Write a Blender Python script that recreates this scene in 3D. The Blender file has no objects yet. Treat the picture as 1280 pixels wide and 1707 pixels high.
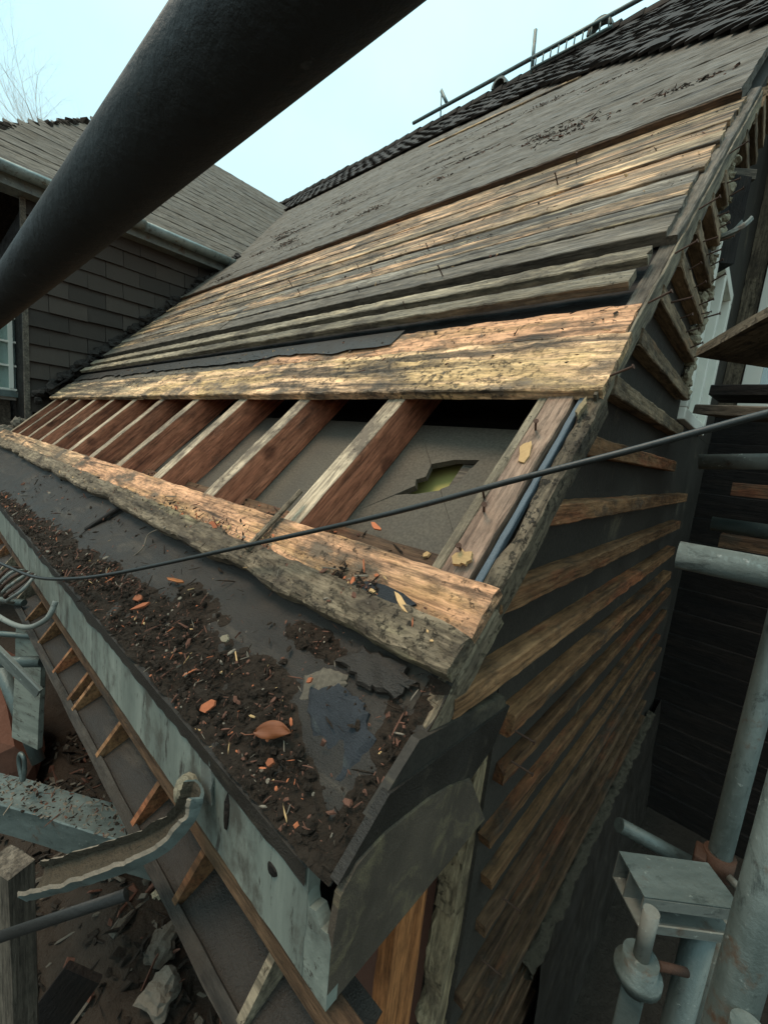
import bpy, math, random
from mathutils import Matrix, Vector, noise
random.seed(7)
sc = bpy.context.scene
COL = sc.collection
# ------------------------------------------------------------------ camera, sky, sun, exposure
# world frame: eye at the origin, +X out of the gable, +Y into the house, +Z up
cam_d = bpy.data.cameras.new('camera')
cam_d.sensor_fit = 'HORIZONTAL'; cam_d.sensor_width = 36.0; cam_d.lens = 36.0*700/1280
cam_d.clip_start = 0.01; cam_d.clip_end = 400
cam = bpy.data.objects.new('camera', cam_d); COL.objects.link(cam)
BX = Vector((-150-640, 665-853.5, 700)).normalized() * -1
BY = Vector((1271-640, 813-853.5, 700)); BY = (BY - BX*BX.dot(BY)).normalized()
BZ = BX.cross(BY)
RM = Matrix((BX, BY, BZ))                       # rows: world axes in lens axes
rt, dn, fw = RM.col[0], RM.col[1], RM.col[2]
cam.matrix_world = Matrix((( rt[0], -dn[0], -fw[0], 0), (rt[1], -dn[1], -fw[1], 0), (rt[2], -dn[2], -fw[2], 0), (0, 0, 0, 1)))
sc.camera = cam
SUN_EL, SUN_AZ = math.radians(70), math.radians(215)     # azimuth from +Y clockwise: light from in front-left of the eaves
w = bpy.data.worlds.new('World'); sc.world = w; w.use_nodes = True
nt = w.node_tree; nt.nodes.clear()
wo = nt.nodes.new('ShaderNodeOutputWorld'); bg = nt.nodes.new('ShaderNodeBackground')
sky = nt.nodes.new('ShaderNodeTexSky'); sky.sky_type = 'NISHITA'; sky.sun_disc = False
sky.sun_elevation = SUN_EL; sky.sun_rotation = SUN_AZ; sky.air_density = 1.0; sky.dust_density = 3.0
tc = nt.nodes.new('ShaderNodeTexCoord'); nz = nt.nodes.new('ShaderNodeTexNoise')
nz.inputs['Scale'].default_value = 2.2; nz.inputs['Detail'].default_value = 5
rp = nt.nodes.new('ShaderNodeValToRGB')
rp.color_ramp.elements[0].position = 0.3; rp.color_ramp.elements[0].color = (5.0, 8.5, 9.4, 1)   # overcast cloud deck
rp.color_ramp.elements[1].position = 0.72; rp.color_ramp.elements[1].color = (6.6, 9.4, 10.0, 1)
mx = nt.nodes.new('ShaderNodeMix'); mx.data_type = 'RGBA'; mx.inputs[0].default_value = 0.9
nt.links.new(tc.outputs['Generated'], nz.inputs['Vector']); nt.links.new(nz.outputs['Fac'], rp.inputs[0])
sx = nt.nodes.new('ShaderNodeSeparateXYZ'); nt.links.new(tc.outputs['Generated'], sx.inputs[0])
hz = nt.nodes.new('ShaderNodeMapRange'); hz.inputs['From Min'].default_value = 0.0; hz.inputs['From Max'].default_value = 0.55; hz.inputs['To Min'].default_value = 1.0; hz.inputs['To Max'].default_value = 0.0
nt.links.new(sx.outputs['Z'], hz.inputs['Value'])
mh = nt.nodes.new('ShaderNodeMix'); mh.data_type = 'RGBA'; mh.inputs[7].default_value = (9.4, 11.6, 12.0, 1)    # paler towards the horizon
nt.links.new(hz.outputs[0], mh.inputs[0]); nt.links.new(rp.outputs[0], mh.inputs[6])
ov = nt.nodes.new('ShaderNodeMapRange'); ov.inputs['From Min'].default_value = 0.0; ov.inputs['From Max'].default_value = 1.0; ov.inputs['To Min'].default_value = 0.5; ov.inputs['To Max'].default_value = 1.5
nt.links.new(sx.outputs['Z'], ov.inputs['Value'])                      # an overcast dome is brightest at the zenith
mo = nt.nodes.new('ShaderNodeVectorMath'); mo.operation = 'SCALE'; nt.links.new(mh.outputs[2], mo.inputs[0]); nt.links.new(ov.outputs[0], mo.inputs['Scale'])
nt.links.new(sky.outputs[0], mx.inputs[6]); nt.links.new(mo.outputs[0], mx.inputs[7])
nt.links.new(mx.outputs[2], bg.inputs[0]); bg.inputs[1].default_value = 0.083
nt.links.new(bg.outputs[0], wo.inputs[0])
sd = bpy.data.lights.new('sun', 'SUN'); sd.energy = 1.5; sd.angle = math.radians(22); sd.color = (1.0, 0.80, 0.60)
sun = bpy.data.objects.new('sun', sd); COL.objects.link(sun)
sdir = Vector((math.sin(SUN_AZ)*math.cos(SUN_EL), math.cos(SUN_AZ)*math.cos(SUN_EL), math.sin(SUN_EL)))
sun.rotation_euler = sdir.to_track_quat('Z', 'Y').to_euler()
vs = sc.view_settings; vs.view_transform = 'Standard'; vs.look = 'None'; vs.exposure = 0.62; vs.gamma = 1.0; vs.use_curve_mapping = False

# ------------------------------------------------------------------ material helpers
class NB:
    def __init__(s, name):
        s.m = bpy.data.materials.new(name); s.m.use_nodes = True
        s.t = s.m.node_tree; s.t.nodes.clear()
        s.out = s.t.nodes.new('ShaderNodeOutputMaterial'); s.p = s.t.nodes.new('ShaderNodeBsdfPrincipled')
        s.t.links.new(s.p.outputs[0], s.out.inputs[0])
        c = s.t.nodes.new('ShaderNodeTexCoord'); oi = s.t.nodes.new('ShaderNodeObjectInfo')
        sc_ = s.t.nodes.new('ShaderNodeVectorMath'); sc_.operation = 'SCALE'
        sc_.inputs[0].default_value = (37.0, 91.0, 53.0); s.t.links.new(oi.outputs['Random'], sc_.inputs['Scale'])
        ad = s.t.nodes.new('ShaderNodeVectorMath'); s.t.links.new(c.outputs['Object'], ad.inputs[0]); s.t.links.new(sc_.outputs[0], ad.inputs[1])
        s.v = ad.outputs[0]; s.rand = oi.outputs['Random']; s.obj = c.outputs['Object']
    def L(s, a, b): s.t.links.new(a, b)
    def noise(s, scale=(1, 1, 1), detail=5, rough=0.55, dist=0.0, v=None):
        mp = s.t.nodes.new('ShaderNodeMapping'); s.L(v or s.v, mp.inputs[0])
        mp.inputs['Scale'].default_value = scale if hasattr(scale, '__len__') else (scale,)*3
        n = s.t.nodes.new('ShaderNodeTexNoise'); n.inputs['Scale'].default_value = 1.0; n.inputs['Detail'].default_value = detail
        n.inputs['Roughness'].default_value = rough; n.inputs['Distortion'].default_value = dist
        s.L(mp.outputs[0], n.inputs['Vector']); return n.outputs['Fac']
    def ramp(s, f, stops):
        r = s.t.nodes.new('ShaderNodeValToRGB'); s.L(f, r.inputs[0])
        e = r.color_ramp.elements
        while len(e) < len(stops): e.new(0.5)
        for k, (p, c) in enumerate(stops):
            e[k].position = p; e[k].color = (c, c, c, 1) if not hasattr(c, '__len__') else (*c[:3], 1)
        return r.outputs[0]
    def mix(s, f, a, b, mode='MIX'):
        m = s.t.nodes.new('ShaderNodeMix'); m.data_type = 'RGBA'; m.blend_type = mode
        for i, val in ((0, f), (6, a), (7, b)):
            if isinstance(val, bpy.types.NodeSocket): s.L(val, m.inputs[i])
            elif i == 0: m.inputs[0].default_value = val
            else: m.inputs[i].default_value = (*val[:3], 1)
        return m.outputs[2]
    def math(s, op, a, b=0.0):
        m = s.t.nodes.new('ShaderNodeMath'); m.operation = op
        for i, val in ((0, a), (1, b)):
            if isinstance(val, bpy.types.NodeSocket): s.L(val, m.inputs[i])
            else: m.inputs[i].default_value = val
        return m.outputs[0]
    def bump(s, h, strength=0.4, dist=0.01):
        b = s.t.nodes.new('ShaderNodeBump'); b.inputs['Strength'].default_value = strength; b.inputs['Distance'].default_value = dist
        s.L(h, b.inputs['Height']); s.L(b.outputs[0], s.p.inputs['Normal'])
    def done(s, col, rough=0.8, metal=0.0, spec=0.3, warm=(1.16, 1.0, 0.86)):
        col = s.mix(1.0, col, warm, 'MULTIPLY')
        if isinstance(col, bpy.types.NodeSocket): s.L(col, s.p.inputs['Base Color'])
        else: s.p.inputs['Base Color'].default_value = (*col[:3], 1)
        if isinstance(rough, bpy.types.NodeSocket): s.L(rough, s.p.inputs['Roughness'])
        else: s.p.inputs['Roughness'].default_value = rough
        s.p.inputs['Metallic'].default_value = metal; s.p.inputs['Specular IOR Level'].default_value = spec
        return s.m

def wood(name, dark, base, light, fresh=None, fresh_at=0.55, dirt=(0.03, 0.026, 0.022), dirt_at=0.6, speck=0.66, g=1.0, rnd=0.25, bump=0.5, knots=False, stain=None, strk=1.0):
    """weathered timber, grain along the piece's own X axis"""
    b = NB(name)
    st = b.noise((1.3*g, 17*g*strk, 17*g*strk), 8, 0.65, 0.35)
    gr = b.noise((6*g, 150*g, 150*g), 4, 0.6)
    col = b.ramp(st, [(0.28, dark), (0.5, base), (0.75, light)])
    if fresh:
        pn = b.noise((1.7*g, 7*g*strk, 7*g*strk), 9, 0.66, 0.25)
        fm = b.ramp(pn, [(fresh_at-0.04, 0.0), (fresh_at+0.05, 1.0)])
        fg = b.ramp(st, [(0.3, [c*0.62 for c in fresh]), (0.55, fresh), (0.8, [min(1, c*1.25) for c in fresh])])
        col = b.mix(fm, col, fg)
    if knots:
        vo = b.t.nodes.new('ShaderNodeTexVoronoi'); mp = b.t.nodes.new('ShaderNodeMapping'); mp.inputs['Scale'].default_value = (4.5, 12, 5)
        b.L(b.v, mp.inputs[0]); b.L(mp.outputs[0], vo.inputs['Vector']); vo.inputs['Scale'].default_value = 1.0
        kn = b.mix(1.0, b.ramp(vo.outputs['Distance'], [(0.09, 1.0), (0.16, 0.0)]), b.ramp(gr, [(0.35, 0.35), (0.6, 1.0)]), 'MULTIPLY')
        rg = b.t.nodes.new('ShaderNodeTexWave'); rg.wave_type = 'RINGS'; rg.inputs['Scale'].default_value = 0.0
        col = b.mix(kn, col, [c*0.55 for c in dark])
    gm = b.ramp(gr, [(0.32, 0.45), (0.5, 0.95), (0.7, 1.15)])
    col = b.mix(1.0, col, gm, 'MULTIPLY')
    mo_ = b.noise((15*g, 62*g, 62*g), 8, 0.72)
    col = b.mix(1.0, col, b.ramp(mo_, [(0.32, 0.42), (0.5, 0.95), (0.68, 1.38)]), 'MULTIPLY')
    dn_ = b.noise((5*g, 9*g, 9*g), 10, 0.68)
    dm = b.ramp(dn_, [(dirt_at-0.05, 0.0), (dirt_at+0.07, 1.0)])
    sp = b.noise(70*g, 9, 0.75)
    sm = b.mix(1.0, b.ramp(sp, [(speck-0.03, 0.0), (speck+0.04, 1.0)]), b.ramp(b.noise((3.1*g, 6*g, 6*g), 6, 0.6), [(0.40, 0.0), (0.62, 1.0)]), 'MULTIPLY')
    dd = b.mix(b.noise(30, 4), dirt, [min(1, c*2.6) for c in dirt])
    col = b.mix(dm, col, dd); col = b.mix(sm, col, dirt)
    if stain:
        sn = b.noise((1.3*g, 10*g*strk, 10*g*strk), 10, 0.7, 0.5)
        col = b.mix(b.ramp(sn, [(stain-0.04, 0.0), (stain+0.05, 0.85)]), col, (0.035, 0.031, 0.028))
    r = b.ramp(b.rand, [(0.0, 1-rnd), (1.0, 1+rnd)])
    col = b.mix(1.0, col, r, 'MULTIPLY')
    h = b.math('ADD', b.math('MULTIPLY', gr, 0.35), b.math('MULTIPLY', st, 0.5))
    h = b.math('ADD', h, b.math('MULTIPLY', mo_, 0.6)); h = b.math('ADD', h, b.math('MULTIPLY', dm, 0.5)); h = b.math('ADD', h, b.math('MULTIPLY', sm, 0.6))
    b.bump(h, min(1.0, bump*1.5), 0.008)
    return b.done(col, b.ramp(dn_, [(0.3, 0.6), (0.7, 0.95)]), spec=0.25)

def felt_mat(name, c0, c1, dust=(0.16, 0.15, 0.13), dust_at=0.62, bump=0.4, rough=0.85, sc_=1.0):
    b = NB(name)
    n1 = b.noise((3*sc_, 3*sc_, 3*sc_), 8, 0.62, 0.4); n2 = b.noise(160*sc_, 3, 0.6); n3 = b.noise((1.2*sc_, 5*sc_, 5*sc_), 9, 0.7, 0.6)
    col = b.ramp(n1, [(0.3, c0), (0.7, c1)])
    col = b.mix(b.ramp(n3, [(dust_at-0.05, 0.0), (dust_at+0.12, 0.85)]), col, dust)
    col = b.mix(1.0, col, b.ramp(n2, [(0.3, 0.7), (0.7, 1.2)]), 'MULTIPLY')
    b.bump(b.math('ADD', b.math('MULTIPLY', n3, 0.8), b.math('MULTIPLY', n2, 0.25)), bump, 0.008)
    return b.done(col, b.ramp(n1, [(0.3, rough-0.2), (0.7, min(1, rough+0.1))]), spec=0.3)

def steel_mat(name, c0, c1, rough=0.5, metal=0.35, spot=(0.5, 0.55, 0.5), spot_at=0.66, rust=(0.10, 0.055, 0.03)):
    b = NB(name)
    n1 = b.noise((4, 14, 14), 8, 0.65); n2 = b.noise(60, 5, 0.65); n3 = b.noise((9, 9, 9), 8, 0.7)
    col = b.ramp(n1, [(0.3, c0), (0.7, c1)])
    col = b.mix(b.ramp(n2, [(spot_at-0.02, 0.0), (spot_at+0.05, 0.7)]), col, spot)
    col = b.mix(b.ramp(n3, [(0.58, 0.0), (0.66, 0.8)]), col, rust)
    n4 = b.noise((14, 30, 30), 9, 0.75, 0.4)
    col = b.mix(b.ramp(n4, [(0.56, 0.0), (0.66, 0.75)]), col, [c*0.35 for c in c0]); n5 = b.noise((26, 26, 26), 8, 0.7)
    col = b.mix(b.ramp(n5, [(0.64, 0.0), (0.69, 0.8)]), col, spot)
    b.bump(b.math('ADD', b.math('ADD', n2, n5), b.math('MULTIPLY', n3, 0.7)), 0.4, 0.004)
    return b.done(col, b.ramp(n1, [(0.3, rough-0.12), (0.7, rough+0.2)]), metal, 0.5, (1.05, 1.0, 0.95))

def plain_mat(name, c0, c1, s=20, rough=0.85, bump=0.5, spec=0.3, rnd=0.2, d=0.01):
    b = NB(name); n1 = b.noise(s, 8, 0.65); n2 = b.noise(s*0.17, 5, 0.6)
    col = b.mix(n2, b.ramp(n1, [(0.3, c0), (0.7, c1)]), b.ramp(n1, [(0.35, c1), (0.65, c0)]))
    col = b.mix(1.0, col, b.ramp(b.rand, [(0.0, 1-rnd), (1.0, 1+rnd)]), 'MULTIPLY')
    b.bump(n1, bump, d); return b.done(col, rough, 0, spec)

M = {}
M['bright'] = wood('bright_plank', (0.30, 0.21, 0.11), (0.50, 0.36, 0.19), (0.68, 0.51, 0.31), fresh=(0.82, 0.56, 0.35), fresh_at=0.5, dirt=(0.085, 0.07, 0.055), dirt_at=0.525, speck=0.575, bump=1.0, stain=0.535, strk=1.6)
M['orange'] = wood('orange_plank', (0.28, 0.15, 0.075), (0.48, 0.30, 0.16), (0.64, 0.44, 0.26), fresh=(0.76, 0.45, 0.28), fresh_at=0.46, dirt=(0.085, 0.068, 0.053), dirt_at=0.545, speck=0.60, bump=1.0, stain=0.555, strk=1.6)
M['mixed'] = wood('striped_board', (0.07, 0.058, 0.045), (0.24, 0.195, 0.135), (0.55, 0.46, 0.31), fresh=(0.78, 0.56, 0.35), fresh_at=0.53, dirt=(0.055, 0.05, 0.043), dirt_at=0.58, speck=0.64, rnd=0.3, stain=0.52, strk=2.2)
M['mixed2'] = wood('silver_board', (0.06, 0.056, 0.05), (0.20, 0.188, 0.165), (0.46, 0.44, 0.39), fresh=(0.55, 0.47, 0.31), fresh_at=0.60, dirt=(0.06, 0.055, 0.048), dirt_at=0.57, speck=0.64, rnd=0.25, stain=0.52, strk=2.2)
M['mixed3'] = wood('tawny_board', (0.13, 0.09, 0.06), (0.28, 0.21, 0.14), (0.48, 0.38, 0.25), fresh=(0.72, 0.48, 0.30), fresh_at=0.53, dirt=(0.07, 0.06, 0.05), dirt_at=0.56, speck=0.64, rnd=0.25, stain=0.53, strk=2.2)
M['paleboard'] = wood('pale_grey_board', (0.095, 0.088, 0.078), (0.13, 0.122, 0.108), (0.18, 0.17, 0.15), fresh=(0.25, 0.22, 0.17), fresh_at=0.70, dirt=(0.055, 0.05, 0.043), dirt_at=0.575, speck=0.66, rnd=0.10, stain=0.61)
M['grey'] = wood('grey_board', (0.055, 0.050, 0.044), (0.115, 0.105, 0.09), (0.19, 0.175, 0.15), dirt=(0.03, 0.028, 0.025), dirt_at=0.62, speck=0.7, rnd=0.2)
M['batten'] = wood('grey_batten', (0.10, 0.09, 0.07), (0.22, 0.20, 0.155), (0.38, 0.34, 0.26), fresh=(0.46, 0.40, 0.28), fresh_at=0.6, dirt=(0.05, 0.045, 0.038), dirt_at=0.57, speck=0.62)
M['rotten'] = wood('rotten_board', (0.075, 0.062, 0.046), (0.165, 0.14, 0.105), (0.29, 0.255, 0.19), fresh=(0.34, 0.31, 0.20), fresh_at=0.63, dirt=(0.04, 0.034, 0.028), dirt_at=0.56, speck=0.58, bump=1.0)
M['rafter'] = wood('red_rafter', (0.19, 0.074, 0.046), (0.34, 0.14, 0.085), (0.47, 0.22, 0.14), dirt=(0.075, 0.04, 0.03), dirt_at=0.63, speck=0.72, rnd=0.3, knots=True)
M['rafter_top'] = wood('pale_rafter_edge', (0.20, 0.165, 0.125), (0.36, 0.31, 0.24), (0.52, 0.46, 0.37), dirt=(0.07, 0.06, 0.05), dirt_at=0.55, speck=0.6)
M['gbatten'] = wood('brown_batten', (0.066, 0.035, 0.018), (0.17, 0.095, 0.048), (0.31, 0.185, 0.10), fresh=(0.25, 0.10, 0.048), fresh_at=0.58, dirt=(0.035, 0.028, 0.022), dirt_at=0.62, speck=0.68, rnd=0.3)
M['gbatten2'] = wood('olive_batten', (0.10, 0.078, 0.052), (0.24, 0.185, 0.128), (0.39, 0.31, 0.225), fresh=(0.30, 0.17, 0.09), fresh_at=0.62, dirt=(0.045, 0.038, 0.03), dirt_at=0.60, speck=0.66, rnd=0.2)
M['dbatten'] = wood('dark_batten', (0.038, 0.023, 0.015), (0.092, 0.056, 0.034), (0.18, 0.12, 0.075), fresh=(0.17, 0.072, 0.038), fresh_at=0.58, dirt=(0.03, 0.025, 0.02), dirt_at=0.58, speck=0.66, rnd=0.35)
M['purple'] = wood('stained_board', (0.11, 0.075, 0.06), (0.21, 0.155, 0.125), (0.30, 0.23, 0.185), dirt=(0.06, 0.048, 0.04), dirt_at=0.6, speck=0.66, fresh=(0.62, 0.46, 0.26), fresh_at=0.72)
M['newwood'] = wood('orange_timber', (0.17, 0.065, 0.022), (0.27, 0.115, 0.045), (0.38, 0.18, 0.075), dirt=(0.1, 0.05, 0.025), dirt_at=0.66, speck=0.72)
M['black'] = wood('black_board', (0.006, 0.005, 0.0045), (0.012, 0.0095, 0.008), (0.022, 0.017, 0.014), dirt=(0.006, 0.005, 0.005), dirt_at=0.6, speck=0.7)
M['darkgrey'] = wood('dark_grey_rail', (0.020, 0.019, 0.017), (0.045, 0.042, 0.038), (0.085, 0.08, 0.072), dirt=(0.02, 0.018, 0.016), dirt_at=0.6, speck=0.68)
M['felt'] = felt_mat('dark_felt', (0.019, 0.017, 0.015), (0.036, 0.032, 0.028), dust=(0.085, 0.074, 0.060), dust_at=0.60, bump=1.0, rough=0.58, sc_=2.6)
M['panel'] = felt_mat('grimy_panel', (0.052, 0.044, 0.036), (0.108, 0.090, 0.072), dust=(0.19, 0.165, 0.105), dust_at=0.55, bump=0.8, sc_=3.5)
M['wallfelt'] = felt_mat('wall_felt', (0.024, 0.022, 0.019), (0.048, 0.044, 0.038), dust=(0.16, 0.145, 0.105), dust_at=0.64)
M['bluefelt'] = felt_mat('mineral_felt', (0.013, 0.0165, 0.022), (0.036, 0.044, 0.057), dust=(0.13, 0.16, 0.15), dust_at=0.58, bump=1.0, sc_=3.0)
M['sheet'] = felt_mat('lining_sheet', (0.060, 0.056, 0.049), (0.105, 0.099, 0.084), dust=(0.24, 0.23, 0.17), dust_at=0.66, bump=0.3)
M['olive'] = plain_mat('olive_board', (0.26, 0.25, 0.085), (0.36, 0.345, 0.13), 9, 0.8, 0.1)
M['blue'] = felt_mat('blue_strip', (0.05, 0.075, 0.105), (0.10, 0.14, 0.185), dust=(0.25, 0.27, 0.28), dust_at=0.68, bump=0.4, rough=0.6, sc_=4)
M['steel'] = steel_mat('galvanised_tube', (0.070, 0.092, 0.088), (0.165, 0.20, 0.19), rough=0.45, spot=(0.30,0.34,0.32))
M['brightsteel'] = steel_mat('shiny_tube', (0.20, 0.25, 0.245), (0.36, 0.42, 0.41), rough=0.35, metal=0.4, spot=(0.55,0.6,0.6))
M['shaded_steel'] = steel_mat('shaded_tube', (0.011, 0.0108, 0.0098), (0.021, 0.0205, 0.0185), rough=0.55, metal=0.1, spot=(0.07,0.07,0.065), spot_at=0.70, rust=(0.028,0.021,0.016))  # tube steel with the overhead tube's shade put into a near-black colour
M['gutter'] = steel_mat('grey_gutter', (0.10, 0.108, 0.098), (0.21, 0.222, 0.20), rough=0.55, metal=0.1)
M['cable'] = plain_mat('black_cable', (0.008, 0.010, 0.010), (0.022, 0.026, 0.026), 60, 0.45, 0.15, 0.5)
M['dirt'] = plain_mat('dark_dirt', (0.012, 0.010, 0.0085), (0.047, 0.037, 0.030), 45, 0.95, 1.0, 0.15, d=0.02)
M['chipred'] = plain_mat('terracotta', (0.26, 0.085, 0.042), (0.44, 0.16, 0.08), 50, 0.85, 0.4, rnd=0.3)
M['chipbrown'] = plain_mat('brown_chip', (0.055, 0.026, 0.019), (0.15, 0.078, 0.058), 50, 0.9, 0.5)
M['chipgrey'] = plain_mat('grey_chip', (0.10, 0.092, 0.08), (0.23, 0.21, 0.18), 50, 0.9, 0.5)
M['chipwood'] = plain_mat('splinter', (0.30, 0.20, 0.10), (0.55, 0.40, 0.22), 50, 0.9, 0.4)
M['mortar'] = plain_mat('pale_mortar', (0.15, 0.14, 0.11), (0.42, 0.40, 0.31), 30, 0.95, 0.9, d=0.02)
M['rotwood'] = plain_mat('pale_rotten_wood', (0.09, 0.075, 0.05), (0.30, 0.25, 0.16), 40, 0.95, 0.9, d=0.015)
M['mortar2'] = plain_mat('dirty_mortar', (0.022, 0.019, 0.015), (0.115, 0.10, 0.075), 60, 0.95, 1.0, d=0.02)
M['rotedge'] = wood('splintered_edge', (0.10, 0.08, 0.05), (0.24, 0.20, 0.135), (0.40, 0.35, 0.25), dirt=(0.05, 0.04, 0.03), dirt_at=0.56, speck=0.6, bump=1.0)
M['tile'] = plain_mat('dark_tile', (0.016, 0.0135, 0.012), (0.040, 0.033, 0.029), 18, 0.85, 0.5, rnd=0.4)
M['walltile'] = plain_mat('brown_wall_tile', (0.026, 0.022, 0.019), (0.058, 0.048, 0.042), 14, 0.8, 0.3, rnd=0.28)
M['rock'] = plain_mat('grey_stone', (0.07, 0.069, 0.062), (0.20, 0.195, 0.175), 22, 0.95, 0.8, rnd=0.35, d=0.02)
M['earth'] = plain_mat('dark_earth', (0.012, 0.010, 0.008), (0.045, 0.037, 0.03), 14, 0.97, 1.0, d=0.03)
M['brick'] = plain_mat('dark_brick', (0.06, 0.03, 0.022), (0.13, 0.065, 0.048), 24, 0.92, 0.6)
M['white'] = plain_mat('white_paint', (0.66, 0.71, 0.70), (0.80, 0.84, 0.83), 18, 0.55, 0.2, rnd=0.05)
M['rust'] = plain_mat('rusty_nail', (0.035, 0.022, 0.017), (0.09, 0.05, 0.035), 200, 0.8, 0.3)
M['bark'] = plain_mat('grey_bark', (0.42, 0.40, 0.39), (0.55, 0.52, 0.50), 12, 0.95, 0.3)
M['curtain'] = plain_mat('net_curtain', (0.58, 0.66, 0.70), (0.74, 0.80, 0.84), 9, 0.9, 0.2)
b = NB('window_glass'); M['glass'] = b.done((0.75, 0.82, 0.82), 0.05, 0, 0.5)
_tr = b.t.nodes.new('ShaderNodeBsdfTransparent'); _tr.inputs[0].default_value = (0.86, 0.93, 0.93, 1); _gl = b.t.nodes.new('ShaderNodeBsdfGlossy'); _gl.inputs['Roughness'].default_value = 0.04
_mx = b.t.nodes.new('ShaderNodeMixShader'); _mx.inputs[0].default_value = 0.14; b.L(_tr.outputs[0], _mx.inputs[1]); b.L(_gl.outputs[0], _mx.inputs[2]); b.L(_mx.outputs[0], b.out.inputs[0])
b = NB('teal_paint')                                    # fascia: streaked and flaking down the board (local Y)
n1 = b.noise((22, 2.2, 22), 7, 0.65, 0.3); n2 = b.noise((9, 5, 9), 10, 0.7); n3 = b.noise((60, 12, 60), 6, 0.7)
c_ = b.ramp(n1, [(0.3, (0.115, 0.13, 0.115)), (0.52, (0.19, 0.215, 0.19)), (0.75, (0.27, 0.295, 0.26))])
c_ = b.mix(b.ramp(n2, [(0.52, 0.0), (0.62, 0.9)]), c_, (0.075, 0.07, 0.058)); c_ = b.mix(b.ramp(n3, [(0.585, 0.0), (0.65, 0.92)]), c_, (0.05, 0.045, 0.038))
b.bump(b.math('ADD', n2, n3), 0.35, 0.004); M['teal'] = b.done(c_, 0.65, 0, 0.35, (1.08, 1.0, 0.93))
b = NB('dry_leaf'); n1 = b.noise((40, 40, 40), 6); wv = b.noise((6, 90, 6), 3)
b.bump(wv, 0.6, 0.003); M['leaf'] = b.done(b.mix(wv, b.ramp(n1, [(0.3, (0.07, 0.022, 0.010)), (0.7, (0.22, 0.075, 0.028))]), (0.16, 0.058, 0.022)), 0.5, 0, 0.4)

# ------------------------------------------------------------------ object helpers
def empty(name, loc=(0, 0, 0), label=None, cat=None, group=None):
    o = bpy.data.objects.new(name, None); COL.objects.link(o); o.location = loc; o.empty_display_size = 0.1
    return tag(o, label, cat, group)
def tag(o, label=None, cat=None, group=None, kind=None):
    if label: o['label'] = label
    if cat: o['category'] = cat
    if group: o['group'] = group
    if kind: o['kind'] = kind
    return o
WM = {}
def link(o, parent=None, mw=None):
    COL.objects.link(o); mw = mw or Matrix.Identity(4)
    if parent is not None:
        o.parent = parent
        pm = WM.get(parent.name)
        if pm is None: pm = Matrix.Translation(parent.location)
        o.matrix_parent_inverse = pm.inverted()
    o.matrix_basis = mw; WM[o.name] = mw
    return o
def mobj(name, V, F, mats, parent=None, mw=None, fm=None, smooth=False):
    me = bpy.data.meshes.new(name); me.from_pydata([tuple(v) for v in V], [], F)
    for m in (mats if isinstance(mats, (list, tuple)) else [mats]): me.materials.append(M[m] if isinstance(m, str) else m)
    if fm: me.polygons.foreach_set('material_index', fm)
    if smooth: me.polygons.foreach_set('use_smooth', [True]*len(F))
    me.update(); return link(bpy.data.objects.new(name, me), parent, mw)
def basis(o, lx, wy):
    lx = Vector(lx).normalized(); wy = Vector(wy); wy = (wy - lx*lx.dot(wy)).normalized(); n = lx.cross(wy)
    return Matrix(((lx[0], wy[0], n[0], o[0]), (lx[1], wy[1], n[1], o[1]), (lx[2], wy[2], n[2], o[2]), (0, 0, 0, 1)))
C45 = math.sqrt(0.5); DD = 0.5
ROOF = Matrix(((1, 0, 0, 0), (0, C45, -C45, DD*C45), (0, C45, C45, -DD*C45), (0, 0, 0, 1)))    # (x, up slope t, above plane h)
def R3(x, t, h=0.0): return ROOF @ Vector((x, t, h))
SEED = [0]
def plank(name, o, lx, wy, L, W, T, mat, parent, frame=None, seg=0.05, nw=4, wob=0.003, ch=0.003, rag=0.01, zn=0.0015, bow=0.0, notch=0.0, topmat=None):
    """one board: length on local X, width on Y, thickness on Z; worn edges, ragged ends, uneven face"""
    SEED[0] += 1; sd_ = SEED[0]*7.31
    n = max(2, min(160, int(L/seg))); V = []; F = []; fm = []
    ring = nw+5
    def nv(a, b_, c_): return noise.noise(Vector((a+sd_, b_, c_)))
    for i in range(n+1):
        x = L*i/n
        e0 = wob*(nv(x*9, 1.7, 0)+0.6*nv(x*31, 3.1, 0)); e1 = wob*(nv(x*9, 8.7, 4)+0.6*nv(x*31, 6.1, 4))
        if notch:
            q = nv(x*6, 20.5, 3); e0 += max(0, q-0.15)*notch; q = nv(x*7, 26.5, 3); e1 -= max(0, q-0.2)*notch*0.7
        bw = bow*nv(x*0.8, 12.2, 0)
        y0, y1 = e0+bw, W+e1+bw
        cc = max(0.0005, ch*(1+0.9*nv(x*25, 9.9, 1)))
        def xe(y):
            if i == 0: return x - rag*(0.5+nv(y*60, 5.5, 2)*1.2)*0.5
            if i == n: return x + rag*(0.5+nv(y*60, 7.5, 2)*1.2)*0.5
            return x
        top = [(y0, T-cc)] + [(y0+cc+(y1-y0-2*cc)*j/nw, T) for j in range(nw+1)] + [(y1, T-cc)]
        for y, z in top: V.append((xe(y), y, z + zn*(nv(x*14, y*40, 3)+0.7*nv(x*45, y*90, 8))))
        V.append((xe(y1), y1, 0.0)); V.append((xe(y0), y0, 0.0))
    for i in range(n):
        for j in range(ring):
            a = i*ring+j; b_ = i*ring+(j+1) % ring
            F.append((a, b_, b_+ring, a+ring)); fm.append(1 if (topmat and j < nw+2) else 0)
    F.append(tuple(range(ring-1, -1, -1))); F.append(tuple(n*ring+k for k in range(ring))); fm += [0, 0]
    F = [tuple(reversed(f)) for f in F]
    mw = basis(o, lx, wy)
    if frame is not None: mw = frame @ mw
    return mobj(name, V, F, [mat, topmat] if topmat else mat, parent, mw, fm)
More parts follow.
